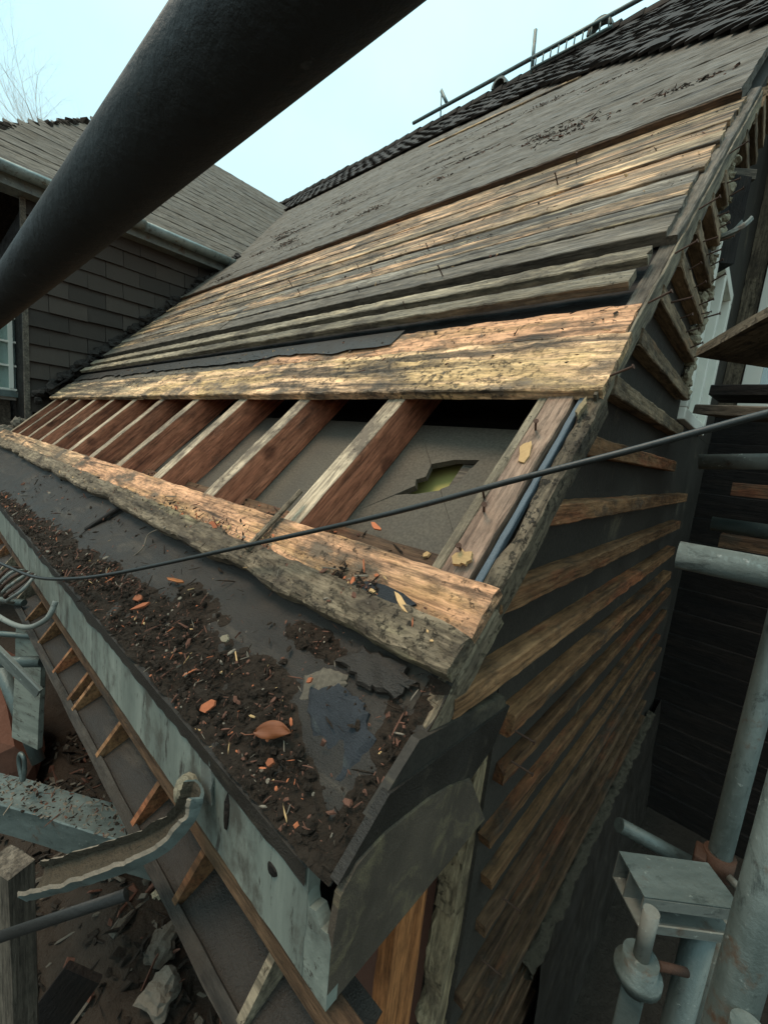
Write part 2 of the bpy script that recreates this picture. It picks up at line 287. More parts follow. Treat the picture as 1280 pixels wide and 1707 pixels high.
def rplank(name, x0, x1, t0, t1, h0, h1, mat, parent, **k):     # board lying along the eaves
    return plank(name, (x0, t0, h0), (1, 0, 0), (0, 1, 0), x1-x0, t1-t0, h1-h0, mat, parent, ROOF, **k)
def box(name, lo, hi, mat, parent=None, frame=None, bev=0.0):
    x0, y0, z0 = lo; x1, y1, z1 = hi
    V = [(x0, y0, z0), (x1, y0, z0), (x1, y1, z0), (x0, y1, z0), (x0, y0, z1), (x1, y0, z1), (x1, y1, z1), (x0, y1, z1)]
    F = [(3, 2, 1, 0), (4, 5, 6, 7), (0, 1, 5, 4), (1, 2, 6, 5), (2, 3, 7, 6), (3, 0, 4, 7)]
    c = Vector(((x0+x1)/2, (y0+y1)/2, (z0+z1)/2)); V = [Vector(v)-c for v in V]
    mw = Matrix.Translation(c)
    if frame is not None: mw = frame @ mw
    o = mobj(name, V, F, mat, parent, mw)
    if bev:
        md = o.modifiers.new('bevel', 'BEVEL'); md.width = bev; md.segments = 2
    return o
def prism(name, poly, axis, a0, a1, mat, parent=None, frame=None):
    """flat outline given on two axes, thickness a0..a1 on the third axis ('x','y','z')"""
    def P(u, v, a): return {'x': (a, u, v), 'y': (u, a, v), 'z': (u, v, a)}[axis]
    n = len(poly); V = [P(u, v, a0) for u, v in poly]+[P(u, v, a1) for u, v in poly]
    F = [tuple(range(n)), tuple(range(2*n-1, n-1, -1))]+[(i, i+n, (i+1) % n+n, (i+1) % n) for i in range(n)]
    c = sum((Vector(v) for v in V), Vector())/len(V); V = [Vector(v)-c for v in V]
    import bmesh
    mw = Matrix.Translation(c)
    if frame is not None: mw = frame @ mw
    o = mobj(name, V, F, mat, parent, mw)
    bm = bmesh.new(); bm.from_mesh(o.data); bmesh.ops.recalc_face_normals(bm, faces=bm.faces); bm.to_mesh(o.data); bm.free()
    return o
def tube_geo(pts, r, n=16, cap=True, hollow=0.0, flat=1.0):
    V = []; F = []; pts = [Vector(p) for p in pts]; up = None
    for i, p in enumerate(pts):
        d = (pts[min(i+1, len(pts)-1)]-pts[max(i-1, 0)]).normalized()
        if up is None: up = d.orthogonal().normalized()
        up = (up-d*up.dot(d)).normalized(); s_ = d.cross(up); rr = r[i] if hasattr(r, '__len__') else r
        for k in range(n):
            a = 2*math.pi*k/n; V.append(p+up*math.cos(a)*rr+s_*math.sin(a)*rr*flat)
    for i in range(len(pts)-1):
        for k in range(n): F.append((i*n+k, i*n+(k+1) % n, (i+1)*n+(k+1) % n, (i+1)*n+k))
    if cap: F.append(tuple(range(n-1, -1, -1))); F.append(tuple((len(pts)-1)*n+k for k in range(n)))
    return V, F
def tube(name, pts, r, mat, parent=None, n=20, **k):
    p0 = Vector(pts[0]); mw = Matrix.Translation(p0)
    d = (Vector(pts[-1])-p0)
    if len(pts) == 2:                                            # local X runs along the tube
        mw = basis(p0, d, d.orthogonal()); V, F = tube_geo([(0, 0, 0), (d.length, 0, 0)], r, n, **k)
    else: V, F = tube_geo([Vector(p)-p0 for p in pts], r, n, **k)
    o = mobj(name, V, F, mat, parent, mw)
    o.data.polygons.foreach_set('use_smooth', [len(f) == 4 for f in F]); return o
def smooth_path(P, n=12):
    P = [Vector(p) for p in P]; out = []
    for i in range(len(P)-1):
        a, b_, c, d = P[max(i-1, 0)], P[i], P[i+1], P[min(i+2, len(P)-1)]
        for k in range(n):
            t = k/n; out.append(0.5*((2*b_)+(-a+c)*t+(2*a-5*b_+4*c-d)*t*t+(-a+3*b_-3*c+d)*t**3))
    return out+[P[-1]]
ICO = None
def rock_geo(size, seed, squash=(1, 1, 1), sub=2, amp=0.35):
    import bmesh
    bm = bmesh.new(); bmesh.ops.create_icosphere(bm, subdivisions=sub, radius=1)
    V = []
    for v in bm.verts:
        n_ = v.co.normalized(); d = 1+amp*noise.noise(n_*1.3+Vector((seed*3.7, 0, seed)))+amp*0.5*noise.noise(n_*3.1+Vector((seed, seed*2, 0)))
        q = n_*d; q = Vector((round(q.x*3.2)/3.2*0.45+q.x*0.55, round(q.y*3.2)/3.2*0.45+q.y*0.55, round(q.z*3.2)/3.2*0.45+q.z*0.55))
        V.append(Vector((q.x*squash[0], q.y*squash[1], q.z*squash[2]))*size)
    F = [tuple(v.index for v in f.verts) for f in bm.faces]; bm.free(); return V, F
def scatter(name, spots, mats, wts, parent=None, label=None, cat=None, frame=None):
    """small chips and crumbs nobody could count: one joined mesh. spots: (point, size, normal)"""
    V = []; F = []; fm = []
    for p, s, nrm in spots:
        q = nrm.to_track_quat('Z', 'Y'); rot = q.to_matrix() @ Matrix.Rotation(random.uniform(0, 6.3), 3, 'Z') @ Matrix.Rotation(random.gauss(0, 0.45), 3, 'X') @ Matrix.Rotation(random.gauss(0, 0.45), 3, 'Y')
        lx = s*random.uniform(0.5, 1.5); ly = s*random.uniform(0.3, 0.9); lz = s*random.uniform(0.08, 0.34); b0 = len(V)
        if random.random() < 0.4: lx = s*random.uniform(1.6, 3.2); ly = s*random.uniform(0.12, 0.3)
        k = random.choice((4, 5, 6)); a0 = random.uniform(0, 6)
        ring = [(math.cos(a0+6.283*i/k)*lx*random.uniform(0.6, 1), math.sin(a0+6.283*i/k)*ly*random.uniform(0.6, 1)) for i in range(k)]
        for (x, y) in ring: V.append(p+rot @ Vector((x, y, -lz*0.4)))
        for (x, y) in ring: V.append(p+rot @ Vector((x*0.8, y*0.8, lz*random.uniform(0.3, 0.8))))
        F += [tuple(b0+i for i in range(k-1, -1, -1)), tuple(b0+k+i for i in range(k))]+[(b0+i, b0+(i+1) % k, b0+k+(i+1) % k, b0+k+i) for i in range(k)]
        fm += [random.choices(range(len(mats)), wts)[0]]*(k+2)
    o = mobj(name, V, F, mats, parent, None, fm); tag(o, label, cat, None, 'stuff'); return o
UN = ROOF.to_3x3() @ Vector((0, 0, 1))

# ------------------------------------------------------------------ ground
GZ = -2.25
V = []; F = []; nx = 110
def gh(x, y):
    d = max(0.0, 1-((x+1.6)/1.9)**2)*max(0.0, 1-abs(y-0.45)/1.3)
    return GZ + 0.38*d + 0.09*d*noise.noise(Vector((x*3.1, y*3.1, 0)))+0.05*min(1, d*3)*noise.noise(Vector((x*9, y*9, 3)))
xs = [-300, -120, -40, -14, -8] + [-6+8*i/nx for i in range(nx+1)] + [4, 10, 40, 120, 300]
ys = [-300, -120, -40, -10, -4] + [-2.5+5*i/70 for i in range(71)] + [4, 8, 16, 40, 120, 300]
for y in ys:
    for x in xs: V.append((x, y, gh(x, y)))
for j in range(len(ys)-1):
    for i in range(len(xs)-1): a = j*len(xs)+i; F.append((a, a+1, a+1+len(xs), a+len(xs)))
tag(mobj('ground', V, F, 'earth', smooth=True), kind='structure')
# ------------------------------------------------------------------ the stripped house
H = empty('stripped_house', (-0.4, 0.8, GZ), 'half stripped house with bare roof boards, open rafters and battened gable wall', 'house')
XV = -5.12                                              # plane of the neighbouring tile-hung wall
def xleft(t):                                           # where the roof runs into wall and valley
    return XV if t < 3.2 else XV-(t-3.2)*C45*1.0
# lining between the rafters, with torn holes, and what shows through them
def lining(x0, x1, t0, t1, h, hole=None):
    if not hole:
        n = 10; V = []; F = []
        for i in range(n+1):
            for j in range(n+1):
                x = x0+(x1-x0)*i/n; t = t0+(t1-t0)*j/n; V.append((x, t, h+0.006*noise.noise(Vector((x*7, t*7, 1)))))
        for i in range(n):
            for j in range(n): a = i*(n+1)+j; F.append((a, a+n+1, a+n+2, a+1))
        return mobj('lining_sheet', V, F, 'sheet', H, ROOF)
    # fan between the outer rectangle and the hole outline
    n = len(hole); cx = sum(p[0] for p in hole)/n; ct = sum(p[1] for p in hole)/n; V = []; F = []
    for (x, t) in hole: V.append((x, t, h-0.004))
    def outer(x, t):
        dx, dt = x-cx, t-ct; s = 1e9
        if dx > 0: s = min(s, (x1-cx)/dx)
        if dx < 0: s = min(s, (x0-cx)/dx)
        if dt > 0: s = min(s, (t1-ct)/dt)
        if dt < 0: s = min(s, (t0-ct)/dt)
        return (cx+dx*s, ct+dt*s)
    cor = [(x0, t0), (x1, t0), (x1, t1), (x0, t1)]
    ang = lambda p: math.atan2(p[1]-ct, p[0]-cx)
    rays = sorted([(ang(p), p, None) for p in hole]+[(ang(c), None, c) for c in cor], key=lambda q: q[0])
    inn = []; out = []
    hs = sorted(hole, key=ang)
    def hole_at(a):
        for k in range(len(hs)):
            p, q = hs[k], hs[(k+1) % len(hs)]; a0, a1 = ang(p), ang(q)
            if a1 < a0: a1 += 2*math.pi
            aa = a if a >= a0 else a+2*math.pi
            if a0 <= aa <= a1:
                f = (aa-a0)/max(1e-6, a1-a0); return (p[0]+(q[0]-p[0])*f, p[1]+(q[1]-p[1])*f)
        return hs[0]
    for a, p, c in rays:
        if p: inn.append(p); out.append(outer(*p))
        else: inn.append(hole_at(a)); out.append(c)
    m = len(inn); V = [(x, t, h+0.006*random.random()) for x, t in inn]+[(x, t, h) for x, t in out]+[(x, t, h-0.012) for x, t in inn]
    for i in range(m):
        k = (i+1) % m; F.append((i, k, m+k, m+i)); F.append((i, 2*m+i, 2*m+k, k))
    F = [tuple(reversed(f)) for f in F]
    return mobj('lining_sheet', V, F, 'sheet', H, ROOF)
HB = -0.128
hole1 = [(-0.652, 0.474), (-0.60, 0.486), (-0.545, 0.512), (-0.512, 0.545), (-0.505, 0.585), (-0.498, 0.622), (-0.56, 0.612), (-0.615, 0.585), (-0.606, 0.545), (-0.628, 0.532), (-0.615, 0.51)]
lining(-0.75, -0.30, 0.27, 0.735, HB, hole1)
hole2 = [(-0.85, 0.37), (-0.80, 0.375), (-0.775, 0.40), (-0.79, 0.43), (-0.84, 0.415), (-0.87, 0.39)]
lining(-1.15, -0.756, 0.27, 0.735, HB, hole2)
rx = [-0.76-0.40*k for k in range(11)]
for k in range(1, 11):
    if rx[k]-0.35 > XV-0.1: lining(rx[k]-0.385, rx[k]+0.002, 0.27, 0.735, HB)
box('ceiling_board', (-1.1, 0.26, -0.185), (-0.32, 0.72, -0.175), 'olive', H, ROOF)
box('ceiling_joist', (-0.545, 0.3, -0.174), (-0.50, 0.7, -0.145), 'grey', H, ROOF)
# dark sheet added under the slope to block light leaks, and the far slope
prism('light_block_sheet', [(-0.31, 0.78), (-0.31, 7.6), (-8.4, 7.6), (XV-0.02, 3.2), (XV-0.02, 0.78)], 'z', -0.19, -0.17, 'black', H, ROOF)
mobj('far_slope', [(-9, 5.55, 4.8), (3, 5.55, 4.8), (3, 9.6, 0.8), (-9, 9.6, 0.8)], [(0, 1, 2, 3)], 'tile', H)
# rafters
for k, x in enumerate(rx):
    sk = random.uniform(-0.006, 0.006)
    if x < XV: continue
    plank('rafter', (x+0.03+sk, 0.19, -0.125), (0, 1, 0), (-1, 0, 0), 1.2, 0.058, 0.103, 'rafter', H, ROOF, wob=0.0015, ch=0.002, zn=0.001, topmat='rafter_top', seg=0.06)
# members at the verge side of the opening
plank('verge_batten', (-0.352, 0.262, -0.075), (0, 1, 0), (-1, 0, 0), 0.47, 0.021, 0.058, 'batten', H, ROOF, wob=0.001, seg=0.03)
plank('verge_board', (-0.299, 0.25, -0.085), (0, 1, 0), (-1, 0, 0), 0.50, 0.052, 0.072, 'purple', H, ROOF, wob=0.002, zn=0.0025, seg=0.02, notch=0.01)
plank('metal_strip', (-0.280, 0.19, -0.028), (0, 1, 0), (-1, 0, 0), 0.52, 0.011, 0.012, 'blue', H, ROOF, wob=0.0008, ch=0.0015, seg=0.02)
plank('verge_rafter', (-0.249, 0.24, -0.067), (0, 1, 0), (-1, 0, 0), 0.48, 0.030, 0.050, 'rotten', H, ROOF, wob=0.004, zn=0.003, ch=0.005, seg=0.01, notch=0.012)
plank('verge_rafter', (-0.250, -0.10, -0.075), (0, 1, 0), (-1, 0, 0), 0.335, 0.032, 0.042, 'rotten', H, ROOF, wob=0.004, zn=0.003, ch=0.005, seg=0.01, notch=0.012)
plank('verge_rafter', (-0.262, 0.725, -0.07), (0, 1, 0), (-1, 0, 0), 0.60, 0.040, 0.063, 'grey', H, ROOF, wob=0.003, zn=0.002, ch=0.004, seg=0.03)
plank('verge_rafter', (-0.262, 1.33, -0.07), (0, 1, 0), (-1, 0, 0), 1.22, 0.034, 0.084, 'grey', H, ROOF, wob=0.003, zn=0.002, ch=0.004, seg=0.03)
plank('verge_trim', (-0.2555, 0.70, -0.05), (0, 1, 0), (-1, 0, 0), 1.85, 0.006, 0.047, 'batten', H, ROOF, wob=0.002, zn=0.002, ch=0.001, seg=0.02)
# wall plate ledge at the foot of the bays
for k in range(0, 10):
    xa = -0.33 if k == 0 else rx[k-1]-0.033; xb = rx[k]+0.036
    if k == 0: xa = -0.375
    if xb < XV+0.3: break
    rplank('wall_plate', xb, xa, 0.262, 0.335, -0.125, -0.10, 'dbatten', H, wob=0.002)
# ---- eaves: dark felt strip, rotten board, bright board
def KICK(t): return -0.034+0.030*max(0.0, min(1.0, (0.08-t)/0.205))
V = []; F = []; nxs, nts = 150, 10
for i in range(nxs+1):
    for j in range(nts+1):
        x = -5.05+(4.797)*i/nxs; t = -0.128+0.33*j/nts
        V.append((x, t, KICK(t)+0.006*noise.noise(Vector((x*5, t*9, 2)))+0.003*noise.noise(Vector((x*21, t*21, 2)))))
for i in range(nxs):
    for j in range(nts): a = i*(nts+1)+j; F.append((a, a+nts+1, a+nts+2, a+1))
mobj('eaves_felt', V, F, 'felt', H, ROOF, smooth=True)
rplank('rotten_eaves_board', -4.95, -1.92, 0.112, 0.182, -0.022, 0.004, 'rotten', H, wob=0.006, zn=0.004, ch=0.006, notch=0.03, seg=0.02, nw=6)
rplank('rotten_eaves_board', -1.91, -0.250, 0.112, 0.178, -0.022, 0.006, 'rotten', H, wob=0.006, zn=0.005, ch=0.006, notch=0.022, seg=0.0105, nw=8)
rplank('bright_eaves_board', -4.95, -2.35, 0.165, 0.258, -0.024, -0.003, 'mixed3', H, wob=0.003, zn=0.002, seg=0.02, nw=6)
rplank('bright_eaves_board', -2.345, -0.250, 0.160, 0.258, -0.024, -0.003, 'orange', H, wob=0.003, zn=0.0025, seg=0.0135, nw=8)
# splintered hollow in the bright board near the verge
sp = [(-0.474, 0.178), (-0.45, 0.192), (-0.415, 0.197), (-0.375, 0.195), (-0.345, 0.187), (-0.36, 0.172), (-0.40, 0.166), (-0.45, 0.165)]
prism('felt_scrap', sp, 'z', -0.004, 0.0012, 'bluefelt', H, ROOF)
# ---- planks above the opening
rplank('upper_plank', -4.95, -2.62, 0.705, 0.905, -0.021, 0.002, 'mixed', H, wob=0.003, zn=0.003, seg=0.02, nw=8)
rplank('upper_plank', -2.615, -0.252, 0.708, 0.905, -0.021, 0.004, 'bright', H, wob=0.003, zn=0.004, seg=0.0147, nw=12)
rplank('upper_plank', -4.9, -1.72, 0.91, 1.03, -0.021, -0.003, 'grey', H, wob=0.003, zn=0.003, seg=0.02, nw=6)
rplank('upper_plank', -1.715, -0.268, 0.91, 1.03, -0.021, -0.001, 'orange', H, wob=0.004, zn=0.003, seg=0.015, nw=6)
# torn felt edge lapping on that plank
V = []; F = []; n = 150
for i in range(n+1):
    x = -4.9+3.95*i/n; e = 0.955+0.035*noise.noise(Vector((x*2.2, 0, 0)))+0.018*noise.noise(Vector((x*11, 4, 0)))+0.008*noise.noise(Vector((x*37, 2, 0)))
    lift = 0.006+0.010*max(0, noise.noise(Vector((x*6, 7, 0))))
    for t, h in ((e, lift), (e+0.012, 0.004), (1.045, 0.003)): V.append((x, t, h))
for i in range(n):
    for j in range(2): a = i*3+j; F.append((a, a+3, a+4, a+1))
mobj('torn_felt', V, F, 'felt', H, ROOF)
rplank('upper_plank', -4.95, -0.3, 1.034, 1.40, -0.024, -0.014, 'black', H, zn=0.002)  # near-black base puts the shade of the batten gaps into colour
# ---- two loose battens
for (t0, t1, xr) in ((1.070, 1.128, -0.302), (1.180, 1.240, -0.296)):
    for xa, xb in ((-4.95, -2.7), (-2.69, xr)):
        rplank('tiling_batten', xa, xb, t0, t1, 0.012, 0.034, 'batten', H, wob=0.003, zn=0.0025, ch=0.003, seg=0.02, nw=5, bow=0.006)
# ---- stripped roof boards
t = 1.325; row = 0
while t < 2.34:
    wd = random.uniform(0.088, 0.125)
    if t+wd > 2.33: wd = 2.40-t
    cuts = sorted(random.sample([-4.1, -3.6, -3.1, -2.6, -2.1, -1.6, -1.2], 1 if row else 1)); xs_ = [XV+0.05]+cuts+[-0.290+random.uniform(-0.008, 0.006)]
    hj = random.uniform(-0.004, 0.003)
    for a, b_ in zip(xs_[:-1], xs_[1:]):
        hh = hj+random.uniform(-0.002, 0.002)
        rplank('roof_board', a+0.002, b_-0.002, t+0.001, t+wd-random.uniform(0.002, 0.011), -0.004+hh, 0.031+hh, random.choice(('mixed','mixed','mixed2','mixed3','mixed3','mixed2')) if row else 'grey' if random.random() < 0.5 else 'batten', H, wob=0.003, zn=0.0018, ch=0.002, seg=0.022, nw=7, notch=0.014)
    t += wd; row += 1
# ---- grey boards above the step
t = 2.385; row = 0
while t < 5.95:
    wd = random.uniform(0.22, 0.34); xl = xleft(t+wd)+0.03
    cuts = [random.uniform(xl+1, -1.4)]; xs_ = [xl]+cuts+[-0.30 if t < 3.3 else -0.30]
    for a, b_ in zip(xs_[:-1], xs_[1:]):
        rplank('roof_board', a+0.002, b_-0.002, t, t+wd-random.uniform(0.0, 0.004), 0.012 if row == 0 else 0.02, 0.060+random.uniform(-0.002, 0.002), 'paleboard', H, wob=0.002, zn=0.004, ch=0.0015, seg=0.035, nw=8)
    t += wd; row += 1
rplank('step_edge', XV+0.05, -0.3, 2.374, 2.384, 0.030, 0.055, 'dbatten', H, wob=0.002)
plank('pale_lath', (-3.35, 5.10, 0.062), (1.7, -0.30, 0), (0, 1, 0), 1.7, 0.06, 0.012, 'bright', H, ROOF)
# ---- tiles left on below the ridge
def tedge(x):
    P = [(2.2, 3.3), (-0.36, 3.42), (-1.07, 4.35), (-2.18, 5.35), (-3.5, 5.72), (-6.4, 5.75), (-9, 5.8)]
    for (xa, ta), (xb, tb) in zip(P[:-1], P[1:]):
        if xb <= x <= xa: return ta+(tb-ta)*(xa-x)/(xa-xb)
    return 9
tiles = []
k = 0; t = 3.35
while t < 7.35:
    x = 2.0-(k % 2)*0.085
    while x > -9.2:
        if t >= tedge(x) and x-0.16 > xleft(t)-0.3: tiles.append((x, t, t-tedge(x)))
        x -= 0.168
    t += 0.1; k += 1
def tile_mesh():
    V = []; F = []; nn = 4
    for i in range(nn+1):
        u = i/nn; z = 0.008*math.sin(math.pi*u)
        for (tt, hh) in ((0, 0.034+z), (0.25, 0.012+z), (0, 0.018+z)): V.append((-0.162*u, tt, hh))
    for i in range(nn):
        a = i*3; F += [(a, a+1, a+4, a+3), (a+2, a, a+3, a+5)]
    F += [(0, 2, 1), (nn*3, nn*3+1, nn*3+2)]
    me = bpy.data.meshes.new('roof_tile'); me.from_pydata(V, [], F); me.materials.append(M['tile']); me.update(); return me
TM = tile_mesh(); tv = [v.co.copy() for v in TM.vertices]; tf = [tuple(p.vertices) for p in TM.polygons]
tiles.sort(key=lambda q: q[2]+(100 if q[0] > 0.3 else 0)+0.05*abs(q[0]+1.5))
SV = []; SF = []
for i, (x, t, e) in enumerate(tiles):
    mw = ROOF @ Matrix.Translation((x, t, 0.055+random.uniform(0, 0.008))) @ Matrix.Rotation(random.gauss(0, 0.02), 4, 'Z') @ Matrix.Rotation(random.gauss(0.03, 0.03), 4, 'X')
    if i < 300: link(bpy.data.objects.new('roof_tile', TM), H, mw)
    else:
        b0 = len(SV); SV += [mw @ v for v in tv]; SF += [tuple(b0+j for j in f) for f in tf]
tag(mobj('tile_field', SV, SF, 'tile', H), kind='stuff')
def half_round(L, r, th, n=10):
    V = []; F = []
    for s in (0, 1):
        for rr in (r, r-th):
            for i in range(n+1): a = math.pi*i/n; V.append((s*L, math.cos(a)*rr*(1.0 if s else 0.9), math.sin(a)*rr*(1.0 if s else 0.9)))
    m = n+1
    for i in range(n):
        F += [(i, i+1, 2*m+i+1, 2*m+i), (m+i+1, m+i, 3*m+i, 3*m+i+1), (i+1, i, m+i, m+i+1), (2*m+i, 2*m+i+1, 3*m+i+1, 3*m+i)]
    F += [(0, 2*m, 3*m, m), (n, m+n, 3*m+n, 2*m+n)]
    return V, F
rv, rf = half_round(0.26, 0.13, 0.02); RMh = bpy.data.meshes.new('ridge_tile'); RMh.from_pydata(rv, [], rf); RMh.materials.append(M['tile'])
x = -8.9
while x < 1.6:
    link(bpy.data.objects.new('ridge_tile', RMh), H, Matrix.Translation((x, 5.53, 4.845+random.uniform(-0.008, 0.008))) @ Matrix.Rotation(random.gauss(0, 0.015), 4, 'Y')); x += 0.235
# ---- fascia and eaves box
FA = plank('fascia', (-0.285, 0.280, -0.447), (-1, 0, 0), (0, 0, -1), 2.335, 0.138, 0.018, 'teal', H, wob=0.002, ch=0.0015, zn=0.0012, seg=0.02, nw=6)
plank('fascia', (-2.625, 0.282, -0.447), (-1, 0, 0), (0, 0, -1), 2.42, 0.138, 0.018, 'teal', H, wob=0.002, ch=0.0015, zn=0.001, seg=0.04)
prism('fascia_end', [(-0.2855, -0.470), (-0.278, -0.492), (-0.268, -0.488), (-0.258, -0.500), (-0.248, -0.497), (-0.2415, -0.508), (-0.2395, -0.586), (-0.2855, -0.585)], 'y', 0.2625, 0.278, 'teal', FA)
V = []; F = []; n = 260                                    # felt lapped over the fascia top
for i in range(n+1):
    x = -5.05+4.765*i/n; q = 0.023+0.014*noise.noise(Vector((x*3, 9, 0)))+0.010*noise.noise(Vector((x*13, 9, 0)))+0.005*noise.noise(Vector((x*41, 9, 0)))
    for y, z in ((0.290, -0.452), (0.272, -0.4435), (0.2585, -0.446), (0.2585, -0.446-max(0.004, q))): V.append((x, y+0.001*noise.noise(Vector((x*20, z*60, 0))), z+0.002*noise.noise(Vector((x*15, 1, 0)))))
for i in range(n):
    for j in range(3): a = i*4+j; F.append((a, a+1, a+5, a+4))
mobj('felt_drip', V, F, 'felt', FA)
prism('eaves_end_panel', [(0.2625, -0.586), (0.602, -0.584), (0.565, -0.525), (0.527, -0.466), (0.47, -0.444), (0.42, -0.431), (0.335, -0.422), (0.29, -0.428), (0.268, -0.45), (0.2640, -0.49)], 'x', -0.249, -0.240, 'panel', H)
prism('verge_apron', [(0.266, -0.437), (0.335, -0.376), (0.641, -0.398), (0.60, -0.452), (0.527, -0.476), (0.335, -0.432)], 'x', -0.2555, -0.2435, 'felt', H)
prism('verge_flap', [(0.312, -0.396), (0.388, -0.338), (0.62, -0.374), (0.640, -0.404), (0.36, -0.380)], 'x', -0.2600, -0.2475, 'wallfelt', H)
# ---- inclined eaves ladder under the fascia
plank('soffit_rail', (-4.4, 0.268, -0.590), (1, 0, 0), (0, -0.10, -1), 4.2, 0.032, 0.022, 'dbatten', H, wob=0.002, seg=0.03)
FE = basis((0, 0.340, -0.652), (1, 0, 0), (0, -0.105, -0.050))
V = [(-4.4, 0, 0), (-0.22, 0, 0), (-0.22, 0.125, 0), (-4.4, 0.125, 0), (-4.4, 0, -0.004), (-0.22, 0, -0.004), (-0.22, 0.125, -0.004), (-4.4, 0.125, -0.004)]
mobj('ladder_felt', V, [(0, 3, 2, 1), (4, 5, 6, 7), (0, 1, 5, 4), (2, 3, 7, 6), (1, 2, 6, 5), (3, 0, 4, 7)], 'felt', H, FE)
plank('ladder_rail', (-4.4, 0.232, -0.688), (1, 0, 0), (0, -0.8, -0.45), 4.35, 0.017, 0.02, 'darkgrey', H, wob=0.0015, seg=0.04)
nogx = [-0.344, -0.53, -0.706, -0.92, -1.12, -1.17, -1.33, -1.54, -1.74, -1.95, -2.16, -2.37, -2.58, -2.80, -3.0, -3.25, -3.5]
for x in nogx:
    j = random.uniform(-0.006, 0.006)
    o = prism('sprocket', [(0.282, -0.618), (0.226, -0.692+j*0.3), (0.238, -0.702), (0.338, -0.654), (0.335, -0.618)], 'x', x-0.007, x+0.005, random.choice(('gbatten', 'gbatten', 'batten')), H)
# ---- walls under the eaves
box('front_wall', (-5.1, 0.80, GZ-0.3), (-0.30, 0.95, -0.4), 'brick', H)
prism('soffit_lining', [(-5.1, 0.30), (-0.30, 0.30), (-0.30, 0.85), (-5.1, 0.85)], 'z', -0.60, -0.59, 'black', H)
plank('corner_post', (-0.30, 0.47, -1.6), (0, 0, 1), (0, 1, 0), 0.99, 0.085, 0.03, 'newwood', H, wob=0.002)
plank('corner_stud', (-0.36, 0.60, -1.9), (0, 0, 1), (0, 1, 0), 1.3, 0.06, 0.05, 'black', H)
# gable wall felt, cut round the window
def wallpoly(poly): return prism('gable_felt', poly, 'x', -0.36, -0.285, 'wallfelt', H)
rl = lambda y: y-0.707-0.045
wallpoly([(0.42, rl(0.42)), (1.95, rl(1.95)), (1.95, 0.22), (0.68, 0.22-0.6), (0.68, -0.42)])
wallpoly([(0.68, -0.38), (1.951, 0.2199), (3.3, 0.2199), (3.3, GZ), (0.70, GZ), (0.70, -0.5)])
wallpoly([(1.951, 0.90), (1.951, rl(1.951)), (3.3, rl(3.3)), (3.3, 0.90)])
wallpoly([(2.66, 0.221), (2.66, 0.899), (3.3, 0.899), (3.3, 0.221)])
# gable battens
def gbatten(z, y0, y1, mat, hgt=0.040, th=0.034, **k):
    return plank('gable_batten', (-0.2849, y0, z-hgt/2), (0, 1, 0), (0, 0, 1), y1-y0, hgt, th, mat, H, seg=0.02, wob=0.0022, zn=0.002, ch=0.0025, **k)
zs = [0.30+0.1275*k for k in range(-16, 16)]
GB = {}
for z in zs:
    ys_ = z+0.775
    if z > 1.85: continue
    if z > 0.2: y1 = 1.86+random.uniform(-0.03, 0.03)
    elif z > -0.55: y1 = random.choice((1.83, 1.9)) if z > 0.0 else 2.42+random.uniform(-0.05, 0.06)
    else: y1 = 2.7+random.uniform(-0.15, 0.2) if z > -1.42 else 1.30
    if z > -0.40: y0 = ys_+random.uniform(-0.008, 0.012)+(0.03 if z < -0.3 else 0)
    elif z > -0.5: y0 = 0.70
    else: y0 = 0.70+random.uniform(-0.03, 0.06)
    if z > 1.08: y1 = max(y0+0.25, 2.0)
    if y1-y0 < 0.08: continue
    GB[z] = gbatten(z, y0, y1, ('gbatten2' if z > 0.1 else 'gbatten') if z > -0.85 else 'dbatten', 0.038 if z > -0.5 else 0.030, 0.034 if z > -0.5 else 0.024, rag=0.03 if z < -0.42 else 0.012)  # lowest battens in darker wood: shade low on the gable put into colour
# window in the gable
W_ = empty('gable_window', (-0.3, 2.3, 0.22), 'narrow white casement window in the gable wall beside the batten ends', 'window')
for (a, b_) in (((1.955, 0.225), (2.655, 0.27)), ((1.955, 0.85), (2.655, 0.895)), ((1.955, 0.2705), (2.02, 0.8495)), ((2.59, 0.2705), (2.655, 0.8495)), ((2.27, 0.2705), (2.31, 0.8495))):
    box('frame', (-0.345, a[0], a[1]), (-0.262, b_[0], b_[1]), 'white', W_, bev=0.004)
for z in (0.46, 0.65):
    for ya, yb in ((2.0205, 2.2695), (2.3105, 2.5895)): box('glazing_bar', (-0.335, ya, z), (-0.305, yb, z+0.02), 'white', W_)
for ya, yb in ((2.0205, 2.2695), (2.3105, 2.5895)): box('pane', (-0.326, ya, 0.271), (-0.322, yb, 0.849), 'glass', W_)
box('curtain', (-0.40, 1.97, 0.24), (-0.395, 2.64, 0.88), 'curtain', W_)
